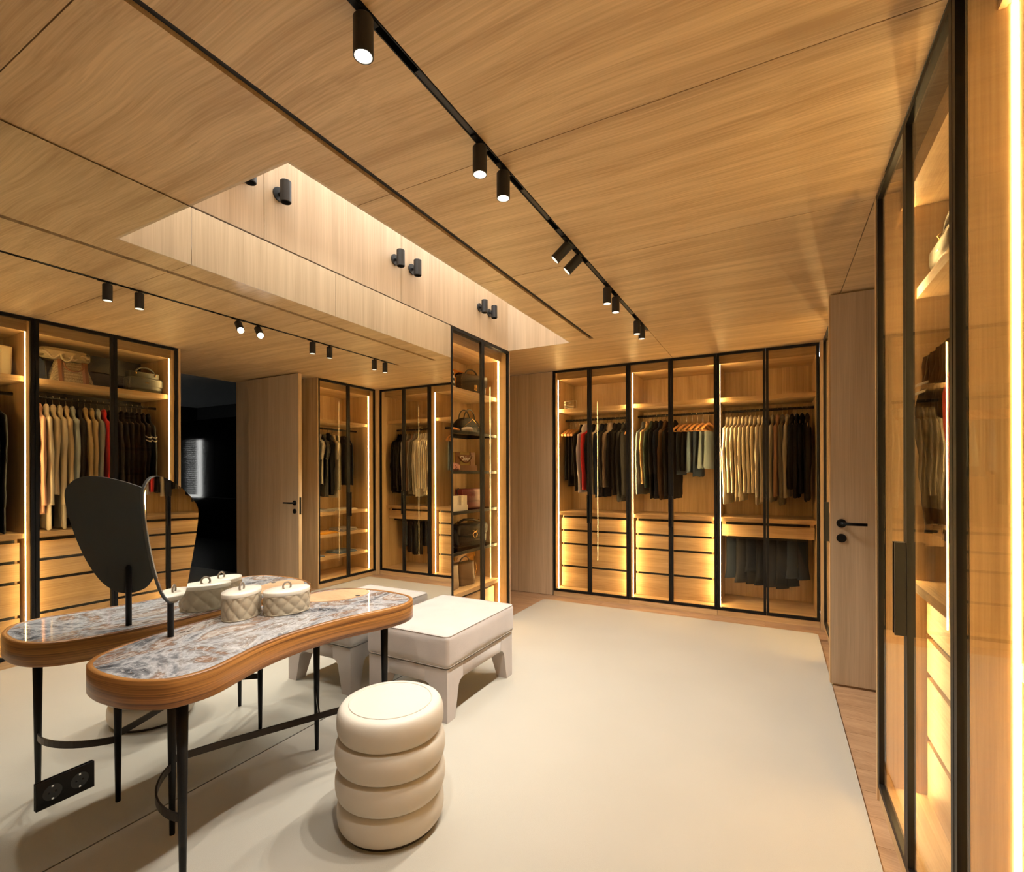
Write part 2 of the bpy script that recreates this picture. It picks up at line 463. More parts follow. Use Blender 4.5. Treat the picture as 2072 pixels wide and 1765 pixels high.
bl = thing('venetian_blind', 'grey slatted blind over the window beyond the doorway', 'blind', (6.5, 2.24, 2.05))
for k in range(26):
    B('slat', pbr('blind_grey', (.35, .35, .36), .5), bl, 0, .56, 0, .03, -k * .045, -k * .045 + .037)
# door: leaf standing open at right angles to the wardrobe run
d1 = struct(B('door_1', pale_z, None, .318, 1.19, 3.70, 3.742, .0145, H - .012))
B('edge_lipping', oak_z, d1, .311, .318, 3.70, 3.742, .0145, H - .012)
for s, yf in ((-1, 3.70), (1, 3.742)):
    h = MB().cyl((.373, yf if s > 0 else yf - .012, 1.028), .027, .012, axis=1)
    h.tube([(.373, yf, 1.028), (.373, yf + s * .045, 1.028), (.380, yf + s * .052, 1.028), (.50, yf + s * .052, 1.028)], .0095)
    h.build('door_handle', black, d1)
    MB().cyl((.373, yf if s > 0 else yf - .01, .935), .027, .01, axis=1).build('key_rose', black, d1)
B('latch_plate', black, d1, .3095, .3115, 3.709, 3.733, .90, 1.09)
for z in (.25, 1.25, 2.25):
    MB().cyl((1.196, 3.745, z), .009, .1).build('hinge', black, d1)

# ------------------------------------------------------------------ carpet
cpts = []
x0, x1, y0, y1, r = XM + .004, .318, -1.19, 4.775, .035
for cx_, cy_, a0 in ((x1 - r, y1 - r, 0), (x0 + r, y1 - r, 90)):
    for k in range(6):
        a = radians(a0 + k * 18); cpts.append((cx_ + r * cos(a), cy_ + r * sin(a)))
cpts += [(x0, y0), (x1, y0)]
CT = .014
tag(MB().prism(cpts, 0, CT).build('carpet', carpet_m), 'large plain beige carpet covering the wooden floor', 'carpet')

# ------------------------------------------------------------------ wall mirror with socket
wm = thing('wall_mirror', 'frameless full-height mirror covering the long wall behind the vanity table', 'mirror', (XM, 0, 0))
B('mirror_glass', mirror_m, wm, -.006, 0, -1.19, 3.086, .006, H - .006)
B('backing', black, wm, -.012, -.006, -1.19, 3.088, .004, H - .002)
so = thing('socket_plate', 'black double power socket mounted on the wall mirror', 'socket', (XM, .775, .272))
rbox('plate', black, so, .002, .009, -.08, .08, -.046, .046, .002, 2)
rbox('back_box', black, so, 0, .0035, -.074, .074, -.042, .042, .001, 1)
for yy in (-.037, .037):
    sk_ = MB().cyl((.0085, yy, 0), .026, .001, axis=0, seg=24).build('socket_well', pbr('socket_black', (.004, .004, .004), .25), so)
    for yo in (-.009, .009): MB().cyl((.0092, yy + yo, 0), .003, .001, axis=0, seg=10).build('pin_hole', soft_black, sk_)
    for zc in (-.021, .021): B('earth_clip', chrome, sk_, .0092, .011, yy - .003, yy + .003, zc - .003, zc + .003)

# ------------------------------------------------------------------ wardrobes
SLOTS = (.85, .70, .55, .30)
ZF, ZT, ZS, ZW, ZR = .08, 2.395, 2.03, .885, 1.955     # inner floor, inner top, shelf, worktop, rail
def wardrobe(label, loc, rz, W, D=.6, kind='drawers', leds=(1, 1), back=None, group='glass-fronted wardrobe bays'):
    t = thing('wardrobe_unit', label, 'wardrobe', loc, rz, group)
    back = back or oak_z
    f = .024
    for xa, xb in ((0, .02), (W - .02, W)):
        B('side_panel', oak_z, t, xa, xb, f, D, .056, H - .012)
    B('back_panel', back, t, .02, W - .02, D - .015, D, .056, H - .012)
    B('plinth', oak_x, t, 0, W, .004, .03, 0, .054)
    B('floor_panel', oak_x, t, .02, W - .02, f, D - .015, .056, ZF)
    B('top_panel', oak_x, t, .02, W - .02, .09, D - .015, ZT, ZT + .02)
    B('fascia', oak_x, t, .02, W - .02, .075, .09, ZT - .006, H - .012)
    # doors
    for k in (0, 1):
        a, b = k * W / 2 + .0015, (k + 1) * W / 2 - .0015
        s = .021
        z0, z1 = .056, H - .004
        dr = MB().box(a, a + s, 0, .022, z0, z1).box(b - s, b, 0, .022, z0, z1).box(a + s, b - s, 0, .022, z0, z0 + .026).box(a + s, b - s, 0, .022, z1 - .022, z1).build('door_frame', black, t)
        B('glass_pane', smoked, dr, a + s - .003, b - s + .003, .009, .013, z0 + .02, z1 - .018)
        hx = b - .017 if k == 0 else a + .007
        if kind != 'display': MB().box(hx, hx + .010, -.030, 0, .82, 1.12).build('door_handle', black, dr)
    # LED strips let into the side panels
    for k, xs in ((0, .0175), (1, W - .0215)):
        if leds[k]:
            B('led_strip' + ('_offscreen' if leds[k] == 2 else ''), led_m, t, xs, xs + .004, .098, .110, ZF + .002, ZT - .002)
    rail = lambda z, yd=.33: MB().cyl((.02, yd, z), .0125, W - .04, axis=0, seg=14).build('hanging_rail', black, t)
    if kind in ('drawers', 'pullout'):
        B('shelf', oak_x, t, .02, W - .02, .125, D - .015, ZS, ZS + .04)
        rail(ZR)
        B('worktop', oak_x, t, .02, W - .02, .105, D - .015, ZW, ZW + .035)
        i = .045
        if kind == 'drawers':
            B('drawer_case', oak_x, t, i, W - i, .172, D - .02, ZF, ZW)
            zt = ZW - .006
            for k, s in enumerate(SLOTS):
                zb = SLOTS[k + 1] + .023 if k < 3 else ZF + .003
                d = B('drawer', oak_x, t, i - .006, W - i + .006, .150, .172, zb, s)
                B('grip_slot', black, d, i + .016, W - i - .016, .164, .1735, s, s + .0225)
        else:
            B('drawer_case', oak_x, t, .03, W - .03, .172, D - .02, .74, ZW)
            d = B('drawer', oak_x, t, .028, W - .028, .150, .172, .745, .852)
            B('grip_slot', black, d, .065, W - .065, .164, .1735, .852, .874)
            B('trouser_rack', black, t, .08, W - .08, .2, .5, .715, .738)
    return t

BK = 'back wardrobe'
U_A = ('left back bay', (-2.152, YB, 0), 0.0, .834)
U_B = ('middle back bay', (-1.316, YB, 0), 0.0, .838)
U_C = ('right back bay', (-.476, YB, 0), 0.0, .826)
U_NA = ('side bay at the doorway', (XR, 2.485, 0), -pi / 2, .965)
U_NB = ('side bay with the cream bag', (XR, 1.518, 0), -pi / 2, .965)
U_NC = ('empty side wardrobe bay', (XR, .551, 0), -pi / 2, .965)
U_F = ('corner wardrobe', (XR, 4.955, 0), -pi / 2, .932)
U_T = ('handbag display cabinet at the end of the wall mirror', (XM, 3.092, 0), pi / 2, .930)
wardrobe('glass-fronted oak wardrobe bay with four drawers beside the plain panelled wall', U_A[1], U_A[2], U_A[3])
wardrobe('glass-fronted oak wardrobe bay with four drawers in the middle of the back wall', U_B[1], U_B[2], U_B[3])
wardrobe('glass-fronted oak wardrobe bay with one shallow drawer and a trouser rack', U_C[1], U_C[2], U_C[3], kind='pullout', leds=(1, 0))
wardrobe('glass-fronted oak wardrobe bay with four drawers, its end panel at the doorway', U_NA[1], U_NA[2], U_NA[3], back=dark_back)
wardrobe('glass-fronted oak wardrobe bay with a cream bucket bag on its top shelf', U_NB[1], U_NB[2], U_NB[3], back=dark_back, leds=(1, 2))
wardrobe('empty glass-fronted oak wardrobe bay at the far end from the doorway', U_NC[1], U_NC[2], U_NC[3], back=dark_back, leds=(0, 0))
tF = wardrobe('narrow glass-fronted oak wardrobe with folded clothes on shelves, in the room corner', U_F[1], U_F[2], U_F[3], kind='shelves')
for z in (2.0, .862, .590, .315):
    B('shelf', oak_x, tF, .02, U_F[3] - .02, .125, .585, z - .02, z + .018)
MB().cyl((.02, .33, 1.925), .0125, U_F[3] - .04, axis=0, seg=14).build('hanging_rail', black, tF)
tT = wardrobe('tall glass-fronted handbag cabinet with dark glass shelves beside the wall mirror', U_T[1], U_T[2], U_T[3], D=.47, kind='display')
B('shelf', oak_x, tT, .02, .91, .125, .455, 2.020, 2.055)
sm2 = mk_glass('shelf_glass', (.35, .35, .36))
TSH = (1.685, 1.352, 1.015, .680)
for z in TSH:
    s_ = B('glass_shelf', sm2, tT, .026, .904, .13, .45, z + .014, z + .02)
    MB().box(.02, .91, .12, .132, z - .005, z + .02).box(.02, .032, .132, .455, z - .005, z + .016).box(.898, .91, .132, .455, z - .005, z + .016).box(.032, .898, .443, .455, z - .005, z + .016).build('shelf_rim', black, s_)
B('worktop', oak_x, tT, .02, .91, .105, .455, .335, .370)
B('drawer_case', oak_x, tT, .045, .885, .172, .45, ZF, .335)
d = B('drawer', oak_x, tT, .039, .891, .150, .172, ZF + .003, .298)
B('grip_slot', black, d, .06, .87, .164, .1735, .298, .3205)

# ------------------------------------------------------------------ vanity table
TZ = .735
kid = [(-1.60, .80), (-1.568, .86), (-1.562, .935), (-1.59, 1.03), (-1.622, 1.14), (-1.636, 1.26), (-1.630, 1.38), (-1.602, 1.52), (-1.556, 1.66), (-1.528, 1.77), (-1.54, 1.86), (-1.585, 1.92), (-1.66, 1.952), (-1.80, 1.966), (-1.95, 1.945), (-2.05, 1.90), (-2.098, 1.82), (-2.115, 1.70), (-2.120, 1.55), (-2.122, 1.3), (-2.115, 1.16), (-2.103, 1.05), (-2.085, .95), (-2.060, .87), (-2.02, .80), (-1.955, .752), (-1.87, .733), (-1.78, .735), (-1.69, .752)]
def smooth_loop(P, sub=4):
    n = len(P); out = []
    for i in range(n):
        p0, p1, p2, p3 = (Vector(P[(i + k) % n]) for k in (-1, 0, 1, 2))
        for s in range(sub):
            t = s / sub
            out.append(.5 * ((2 * p1) + (p2 - p0) * t + (2 * p0 - 5 * p1 + 4 * p2 - p3) * t * t + (3 * p1 - p0 - 3 * p2 + p3) * t ** 3))
    return out
KC = Vector((-1.83, 1.35))
outer = [Vector(p) - KC for p in smooth_loop([(x, y) for x, y in kid])]
def inset(P, d):
    n = len(P); out = []
    area = sum(P[i].x * P[(i + 1) % n].y - P[(i + 1) % n].x * P[i].y for i in range(n))
    sg = 1 if area > 0 else -1
    for i in range(n):
        t = (P[(i + 1) % n] - P[i - 1]).normalized()
        out.append(P[i] + sg * d * Vector((-t.y, t.x)))
    return out
inner = inset(outer, .017)
vt = thing('vanity_table', 'kidney-shaped vanity table with marble top and wooden rim by the wall mirror', 'table', (KC.x, KC.y, CT))
def ring(P, z): return [(p.x, p.y, z) for p in P]
z1, z0 = TZ - CT, TZ - CT - .088
band = MB().loft([ring(inset(outer, .02), z0), ring(inset(outer, .003), z0), ring(outer, z0 + .004), ring(outer, z1 - .003), ring(inset(outer, .003), z1), ring(inner, z1), ring(inner, z1 - .012)], False, False)
ob = band.build('rim', walnut_band, vt)
n = len(inner)
mt = MB().loft([ring(inner, z1 - .03), ring(inner, z1 - .002)], True, True, smooth=False).build('marble_top', marble, vt)
MB().loft([ring(inset(outer, .012), z0 + .01), ring(inset(outer, .012), z0 + .014)], True, True, smooth=False).build('underside', soft_black, vt)
ia, ib, irot = .165, .112, radians(62)
icx, icy = -1.955 - KC.x, 1.775 - KC.y
ov = [(icx + ia * cos(a) * cos(irot) - ib * sin(a) * sin(irot), icy + ia * cos(a) * sin(irot) + ib * sin(a) * cos(irot)) for a in [2 * pi * k / 48 for k in range(48)]]
MB().prism(ov, z1 - .004, z1 + .0008).build('wood_inlay', walnut_inlay, vt)
MB().cyl((-1.845 - KC.x, 1.815 - KC.y, z1 + .0002), .012, .0012, seg=20).build('finger_hole', soft_black, vt)
LEGS = [(-1.64, .875), (-1.97, 1.015), (-1.955, 1.655), (-1.62, 1.76)]
for lx, ly in LEGS:
    MB().cyl((lx - KC.x, ly - KC.y, 0), .009, z0 + .012, seg=16, r2=.0175).build('leg', black, vt)
def flatbar(P, z, h=.027, t=.006):
    L_, R_ = [], []
    for i, p in enumerate(P):
        a, b = Vector(P[max(0, i - 1)]), Vector(P[min(len(P) - 1, i + 1)])
        d = (b - a).normalized(); nrm = Vector((-d.y, d.x)) * t / 2
        L_.append(Vector(p) + nrm); R_.append(Vector(p) - nrm)
    rings = [[(l.x - KC.x, l.y - KC.y, z), (r.x - KC.x, r.y - KC.y, z), (r.x - KC.x, r.y - KC.y, z + h), (l.x - KC.x, l.y - KC.y, z + h)] for l, r in zip(L_, R_)]
    return MB().loft(rings, smooth=False).build('stretcher', bronze, vt)
def bez(a, b, c, d, n=14):
    return [tuple(Vector(a) * (1 - t) ** 3 + Vector(b) * 3 * t * (1 - t) ** 2 + Vector(c) * 3 * t * t * (1 - t) + Vector(d) * t ** 3) for t in [k / n for k in range(n + 1)]]
A_, B_, C_, D_ = LEGS
flatbar(bez(A_, (-1.74, .84), (-1.89, .89), B_), .240)
flatbar(bez(B_, (-1.94, 1.12), (-1.84, 1.32), (-1.775, 1.46)) + bez((-1.775, 1.46), (-1.72, 1.58), (-1.67, 1.68), D_)[1:], .262)
flatbar(bez((-1.755, 1.50), (-1.82, 1.55), (-1.89, 1.60), C_), .262)

# shield-shaped mirror on a post
VM = thing('vanity_mirror', 'shield-shaped mirror with dark back on a black post on the vanity table', 'mirror', (-2.0, 1.045, TZ - .002), radians(126))
prof = [(-.135, 1.341), (-.087, 1.338), (-.02, 1.32), (.052, 1.289), (.126, 1.248), (.168, 1.204), (.160, 1.132), (.131, 1.043), (.097, .953), (.066, .888), (.03, .866), (-.012, .862), (-.048, .876), (-.09, .917), (-.128, .985), (-.16, 1.067), (-.184, 1.152), (-.199, 1.225), (-.203, 1.277), (-.192, 1.306), (-.168, 1.33)]
pr = smooth_loop(prof, 3)
def plate(inn, ya, yb):
    P = inset(pr, inn); zb = TZ - .002
    return MB().loft([[(p.x, ya, p.y - zb) for p in P], [(p.x, yb, p.y - zb) for p in P]], smooth=False)
plate(.0, .001, .009).build('backing', pbr('backing_grey', (.048, .052, .05), .55), VM)
plate(.002, -.004, .001).build('mirror_plate', mirror_m, VM)
MB().tube([(.0, .018, 0), (.0, .018, .235), (0, .018, .242), (0, .018, .246)], [.0105, .0105, .008, .003], 14).build('post', black, VM)

# quilted boxes
def quilt_box(label, loc, rz, a, b, h):
    t = thing('quilted_box', label, 'box', loc, rz, 'quilted boxes on the vanity table')
    NU, NV = 180, 28; rings = []
    for j in range(NV + 1):
        z = h * j / NV
        rg_ = []
        for i in range(NU):
            th = 2 * pi * i / NU
            nd = 20
            u = i / NU * nd; v = j / NV * 3.0
            q = abs(sin(pi * (u + v) / 2 * 1.0)) * abs(sin(pi * (u - v) / 2 * 1.0))
            edge = min(1, j / 2, (NV - j) / 2)
            k = 1 + (.085 * (q ** .6) - .035) * edge
            rg_.append((a * k * cos(th), b * k * sin(th), z))
        rings.append(rg_)
    MB().loft(rings).build('quilted_side', beige_leather, t)
    def el(s, z): return [(a * s * cos(2 * pi * i / 48), b * s * sin(2 * pi * i / 48), z) for i in range(48)]
    MB().loft([el(1.01, h - .003), el(1.035, h), el(1.035, h + .012), el(1.02, h + .015), el(.5, h + .0165)], True, True).build('lid', white_leather, t)
    MB().loft([el(1.02, 0), el(1.035, .003), el(1.02, .006)], True, True).build('base_piping', beige_leather, t)
    pts = [(.014 * sin(w) * (1.25 if abs(w) < 2.2 else 1), 0, h + .026 + .018 * cos(w)) for w in [(-2.75 + 5.5 * k / 18) for k in range(19)]]
    MB().tube(pts, .0042, 8).build('rope_handle', rope_m, t)
quilt_box('beige quilted oval lidded box, the one closer to the vanity mirror', (-2.035, 1.33, TZ - .0015), radians(118), .098, .066, .098)
quilt_box('beige quilted oval lidded box, the one beside the oval wooden inlay', (-1.925, 1.47, TZ - .0015), radians(80), .098, .072, .086)

# ------------------------------------------------------------------ stool and bench
st = thing('stool', 'cream stool of four stacked round cushions beside the vanity table', 'stool', (-1.312, 1.462, CT))
MB().cyl((0, 0, 0), .175, .014, seg=48).build('base_disc', pbr('stool_base', (.06, .045, .035), .7), st)
R0, nz_ = .207, 4
hh = (.47 - CT - .012) / 4
for k in range(4):
    zb = .012 + k * hh; R = R0 - (.006 if k in (0, 3) else 0)
    prf = []
    for q in range(13):
        a = -pi / 2 + pi * q / 12
        prf.append((R - .045 + .045 * (abs(cos(a)) ** .55), zb + hh / 2 + hh / 2 * 1.03 * (abs(sin(a)) ** .9) * (1 if a > 0 else -1)))
    if k == 3: prf += [(R - .055, zb + hh + .002), (R - .09, zb + hh + .0045), (R - .14, zb + hh + .008), (.03, zb + hh + .01)]
    rings = [[(r_ * cos(2 * pi * i / 64), r_ * sin(2 * pi * i / 64) * 1.0, z) for i in range(64)] for r_, z in prf]
    MB().loft(rings, True, True).build('cushion', cream_fab, st)
    if k == 3:
        pp = [((R - .046) * cos(2 * pi * i / 64), (R - .046) * sin(2 * pi * i / 64), zb + hh + .0018) for i in range(64)]
        MB().tube(pp, .0028, 6, closed=True).build('piping', cream_fab, st)

bx0, bx1, by0, by1 = -2.105, -1.525, 2.135, 2.89
be = thing('bench', 'taupe velvet upholstered bench with thick seat cushion and tapered legs', 'bench', ((bx0 + bx1) / 2, (by0 + by1) / 2, CT))
hx, hy = (bx1 - bx0) / 2, (by1 - by0) / 2
rbox('seat_cushion', velvet, be, -hx, hx, -hy, hy, .292, .466, .022, 4, puff=.006)
for z in (.462, .297):
    P = []
    for cx_, cy_, a0 in ((hx - .03, hy - .03, 0), (-hx + .03, hy - .03, 90), (-hx + .03, -hy + .03, 180), (hx - .03, -hy + .03, 270)):
        for k in range(6):
            a = radians(a0 + 18 * k); P.append((cx_ + .024 * cos(a), cy_ + .024 * sin(a), z))
    MB().tube(P, .0035, 6, closed=True).build('piping', velvet, be)
# apron and legs as arched boards
e = .012; hx2, hy2 = hx - e, hy - e
def arch(w, ztop, zap, legw, footw):
    pts = [(-w, ztop), (-w, 0), (-w + footw, 0), (-w + legw - .008, zap - .03), (-w + legw + .012, zap - .006), (-w + legw + .035, zap)]
    return pts + [(-x, z) for x, z in reversed(pts)]
B('apron', velvet, be, -hx2 + .03, hx2 - .03, -hy2 + .03, hy2 - .03, .2, .29)
for sx in (-1, 1):
    for sy in (-1, 1):
        ox, oy = sx * hx2, sy * hy2
        def sec(wx, wy, z): return [(ox, oy, z), (ox - sx * wx, oy, z), (ox - sx * wx, oy - sy * wy, z), (ox, oy - sy * wy, z)]
        MB().loft([sec(.072, .072, 0), sec(.108, .108, .172), sec(.125, .125, .193), sec(.15, .15, .201), sec(.15, .15, .284)], smooth=False).build('leg', velvet, be)
for sy in (-1, 1): rbox('apron_rail', velvet, be, -hx2 + .146, hx2 - .146, min(sy * (hy2 - .001), sy * (hy2 - .04)), max(sy * (hy2 - .001), sy * (hy2 - .04)), .200, .284, .001, 1)
for sx in (-1, 1): rbox('apron_rail', velvet, be, min(sx * (hx2 - .001), sx * (hx2 - .04)), max(sx * (hx2 - .001), sx * (hx2 - .04)), -hy2 + .146, hy2 - .146, .200, .284, .001, 1)

# ------------------------------------------------------------------ track and lamps
tr_ = thing('lighting_track', 'black recessed lighting track running along the oak ceiling', 'track', (-.885, 1.4, H))
MB().box(-.0125, -.0095, -2.58, 2.53, -.0015, .03).box(.0095, .0125, -2.58, 2.53, -.0015, .03).box(-.0125, .0125, -2.58, 2.53, .026, .032).build('track_channel', black, tr_)
for a, b in ((-.30, .0), (.36, .62), (.72, .96), (1.13, 1.45), (1.78, 2.10), (2.42, 2.53), (-1.6, -.58)):
    B('cover_strip', lampblack, tr_, -.0092, .0092, a, b, .001, .006)
def spot(label, yv, aim=None, group='track spotlights', power=SPOT_W):
    t = thing('track_spotlight', label, 'spotlight', (-.885, yv, H), 0, group)
    B('adapter', black, t, -.009, .009, -.045, .045, -.006, .012)
    M = Matrix.Identity(4)
    if aim:
        dv = Vector(aim).normalized()
        M = Matrix.Translation((0, 0, -.035)) @ Vector((0, 0, -1)).rotation_difference(dv).to_matrix().to_4x4() @ Matrix.Translation((0, 0, .03))
        MB().tube([(0, 0, 0), (0, 0, -.05)], .006).build('arm', black, t)
    r = .0245
    zt, zb = -.016, -.112
    b = MB()
    def cr(rad, z): return [(rad * cos(2 * pi * i / 28), rad * sin(2 * pi * i / 28), z) for i in range(28)]
    b.loft([cr(.006, zt), cr(r - .003, zt), cr(r, zt - .004), cr(r, zb), cr(r - .003, zb), cr(r - .006, zb + .022)], True, False, smooth=False).xform(M)
    if not aim: b.tube([(0, 0, 0), (0, 0, zt)], .008)
    b.build('body', lampblack, t)
    MB().loft([cr(r - .0031, zb + .0002), cr(r - .008, zb + .020)], False, False).xform(M).build('reflector', pbr('reflector', (.85, .83, .8), .25, .6), t)
    MB().cyl((0, 0, zb + .02), r - .0065, .002, seg=28).xform(M).build('lens', lens_m, t)
    l = bpy.data.lights.new('spot_beam', 'SPOT'); l.energy = power; l.color = SPOT_COL; l.spot_size = radians(112); l.spot_blend = .75; l.shadow_soft_size = .018
    o = bpy.data.objects.new('spot_beam', l); col.objects.link(o); o.parent = t
    o.matrix_local = M @ Matrix.Translation((0, 0, zb - .002))
spot('black cylinder track spotlight hanging alone, farthest from the back wardrobe', .894)
PR = [(1.435, 1.60, 'before the tilted lamps'), (2.89, 3.07, 'past the tilted lamps'), (3.62, 3.77, 'at the track end')]
for a, b, w in PR:
    for yv, e_ in ((a, 'farther from'), (b, 'nearer')): spot('vertical track spotlight %s, the one %s the back wardrobe' % (w, e_), yv)
for yv, e_ in ((2.235, 'farther from'), (2.39, 'nearer')): spot('tilted track spotlight aimed at the mirror, the one %s the back wardrobe' % e_, yv, aim=(-.68, -.22, -.70), power=SPOT_W * .8)

def wall_lamp(label, yv):
    t = thing('wall_spotlight', label, 'wall lamp', (XM, yv, 2.735), 0, 'wall lamps in the roof-light well')
    MB().cyl((0, 0, 0), .034, .009, axis=0, seg=28).build('wall_rose', lampblack, t)
    MB().cyl((.009, 0, 0), .009, .022, axis=0, seg=14).build('arm', lampblack, t)
    def cr(rad, z): return [(.052 + rad * cos(2 * pi * i / 28), rad * sin(2 * pi * i / 28), z) for i in range(28)]
    MB().loft([cr(.016, .05), cr(.024, .053), cr(.026, .05), cr(.026, -.05), cr(.023, -.053), cr(.022, -.05), cr(.02, -.01)], True, True, smooth=False).build('body', lampblack, t)
for w, ys in (('nearest the vanity table', (1.43, 1.615)), ('halfway along the roof light', (2.46, 2.63)), ('above the handbag cabinet', (3.50, 3.66))):
    for yv, e_ in zip(ys, ('farther from', 'nearer')): wall_lamp('dark grey wall lamp %s, the one %s the back wardrobe' % (w, e_), yv)

# ------------------------------------------------------------------ garments
def place(U, x, yd, z):
    M = Matrix.Translation(U[1]) @ Matrix.Rotation(U[2], 4, 'Z')
    return M @ Vector((x, yd, z))
GCACHE = {}
def body_mesh(kind, L, hw, var):
    rnd = random.Random(hash((kind, round(L, 2), var)) & 0xffff if False else int(L * 100) * 7 + var * 31 + len(kind))
    NU = 44; rows = []
    ph = [rnd.random() * 6.28 for _ in range(4)]
    thick = {'jacket': .034, 'coat': .036, 'shirt': .024, 'tshirt': .022, 'vest': .036, 'hoodie': .036}[kind]
    zs = [-L, -L + .012, -L * .9, -L * .78, -L * .65, -L * .5, -L * .38, -L * .27, -.16, -.115, -.08, -.05, -.025, -.005, .018]
    for z in zs:
        t = -z / L
        if z < -.115: hy = hw * (1.0 + (.06 * (t - .3) if kind in ('coat', 'shirt') else .02 * t))
        else: hy = {-.115: hw * .97, -.08: hw * .86, -.05: hw * .62, -.025: hw * .40, -.005: .068, .018: .060}[z]
        hx = thick * (1.0 if z < -.1 else .8) if z < -.04 else (.032 if z < -.01 else .042)
        rg_ = []
        for i in range(NU):
            a = 2 * pi * i / NU
            w = 0
            if z < -.12:
                w = (.34 * sin(3 * a + ph[0] + 2.5 * t) + .26 * sin(6 * a + ph[1] - 3 * t) + .20 * sin(11 * a + ph[2] + 2 * t) + .10 * sin(17 * a + ph[3])) * min(1, t * 1.3)
            q = 0.0
            if kind == 'vest': q = .18 * abs(sin(z * 60))
            x = hx * (1 + w + q) * math.copysign(abs(cos(a)) ** .8, cos(a))
            yv = hy * math.copysign(abs(sin(a)) ** .9, sin(a)) * (1 + .02 * w)
            zz = z + (.008 * sin(4 * a + ph[3]) if z < -L + .02 else 0)
            rg_.append((x, yv, zz))
        rows.append(rg_)
    return MB().loft(rows, True, True).mesh(kind + '_body')
def sleeve_mesh(kind, L, hw, side, var):
    rnd = random.Random(int(L * 100) * 3 + var * 17 + (1 if side > 0 else 0))
    ln = {'tshirt': .22}.get(kind, min(.66, L - .08) if kind != 'coat' else .66)
    sw = .02 + .02 * rnd.random(); bx = (rnd.random() - .5) * .03
    fat = {'jacket': 1.08, 'coat': 1.15, 'hoodie': 1.1}.get(kind, .95)
    pts, rx, ry = [], [], []
    NK = 18
    k1, k2 = rnd.random() * 6, rnd.random() * 6
    for k in range(NK + 1):
        t = k / NK
        y = side * (hw * .78 + (.022 + sw * .6) * min(1, t * 3.2) - .03 * max(0, t - .5) * 2)
        pts.append((bx * t + .008 * sin(4 * t + k1), y - side * .012 * max(0, sin(pi * t)) , -.082 - ln * t))
        r = (.040 - .010 * t) * fat
        w = 1 + .06 * sin(t * 17 + k1) + .05 * sin(t * 31 + k2)
        rx.append(r * w); ry.append(r * 1.35 * w)
    if kind in ('shirt', 'hoodie'): rx[-1] *= 1.12; ry[-1] *= 1.12
    NS = 22; rings = []
    for p, a, b in zip(pts, rx, ry):
        rings.append([(p[0] + a * cos(2 * pi * i / NS) * (1 + .13 * sin(3 * 2 * pi * i / NS + p[2] * 14 + k2) + .06 * sin(6 * 2 * pi * i / NS - p[2] * 9)), p[1] + b * sin(2 * pi * i / NS), p[2]) for i in range(NS)])
    rings.insert(0, [(p[0] * .3, pts[0][1] - side * .02 + (p[1] - pts[0][1]) * .3, pts[0][2] + .026) for p in rings[0]])
    return MB().loft(rings).mesh(kind + '_sleeve')
def collar_mesh(kind):
    rings = []
    for r1, z in ((.045, -.028), (.05, -.006), (.047, .022), (.040, .030), (.036, .01)):
        rings.append([(r1 * .82 * cos(2 * pi * i / 16), r1 * 1.25 * sin(2 * pi * i / 16), z - .012 * sin(2 * pi * i / 16 - .3)) for i in range(16)])
    return MB().loft(rings, False, True).mesh('collar')
def hood_mesh():
    rings = []
    for k in range(7):
        a = pi * k / 6
        r = .035 + .05 * sin(a)
        rings.append([(r * .8 * cos(2 * pi * i / 14), r * sin(2 * pi * i / 14) - .02, -.09 + .14 * k / 6) for i in range(14)])
    return MB().loft(rings).mesh('hood')
def trouser_mesh(L, w, var):
    rnd = random.Random(var * 13 + int(L * 100)); ph = rnd.random() * 6; rows = []
    for k in range(9):
        t = k / 8; z = -.098 - L * t
        hy = w * (.82 + .18 * t + .05 * sin(3 * t + ph)); hx = .017 + .010 * t
        rows.append([((hx * (1 + .35 * sin(5 * 2 * pi * i / 20 + ph + 3 * t))) * cos(2 * pi * i / 20), hy * sin(2 * pi * i / 20) + .015 * sin(2.5 * t + ph), z + (.014 * sin(3 * 2 * pi * i / 20 + ph) if k == 8 else 0)) for i in range(20)])
    rows.insert(0, [(p[0] * .6, p[1] * .95, -.088) for p in rows[0]])
    return MB().loft(rows).mesh('folded_legs')
def hanger_meshes(bar):
    if ('h', bar) in GCACHE: return GCACHE[('h', bar)]
    hl = .185 if bar else .14
    pts = [(0, -hl + 2 * hl * k / 16, (-.082 if bar else -.098) + (.07 if bar else .066) * (1 - abs(-1 + k / 8) ** 1.5)) for k in range(17)]
    sh = MB().tube(pts, [.008 + .006 * (1 - abs(abs(-1 + k / 8) - .8)) for k in range(17)], 8, ry=[.014] * 17)
    if bar: sh.tube([(0, -.175, -.085), (0, .175, -.085)], .005, 8)
    hk = [(0, 0, -.03), (0, 0, .07)] + [(0, .018 * sin(radians(w)), .092 - .0185 * cos(radians(w))) for w in range(20, 261, 24)]
    GCACHE[('h', bar)] = (sh.mesh('shoulder'), MB().tube(hk, .0022, 6).mesh('hook'))
    return GCACHE[('h', bar)]
def link(name, me, mat, parent):
    o = bpy.data.objects.new(name, me)
    if not me.materials: me.materials.append(None)
    o.material_slots[0].link = 'OBJECT'; o.material_slots[0].material = mat
    col.objects.link(o); o.parent = parent
    return o
HOOK = .092
black_hanger = pbr('black_hanger', (.015, .015, .016), .4)
def hanger(U, x, yd, zr, rot, label, bar, mat=None, nm='clothes_hanger', ht=.02):
    p = place(U, x, yd, zr - HOOK - .0040)
    h = thing(nm, label, 'hanger', p, U[2] + rot, 'hangers in the wardrobes')
    h.scale.x = min(1.0, ht / .0145)
    a, b = hanger_meshes(bar)
    link('shoulder', a, mat or hanger_wood, h); link('hook', b, chrome, h)
    return p
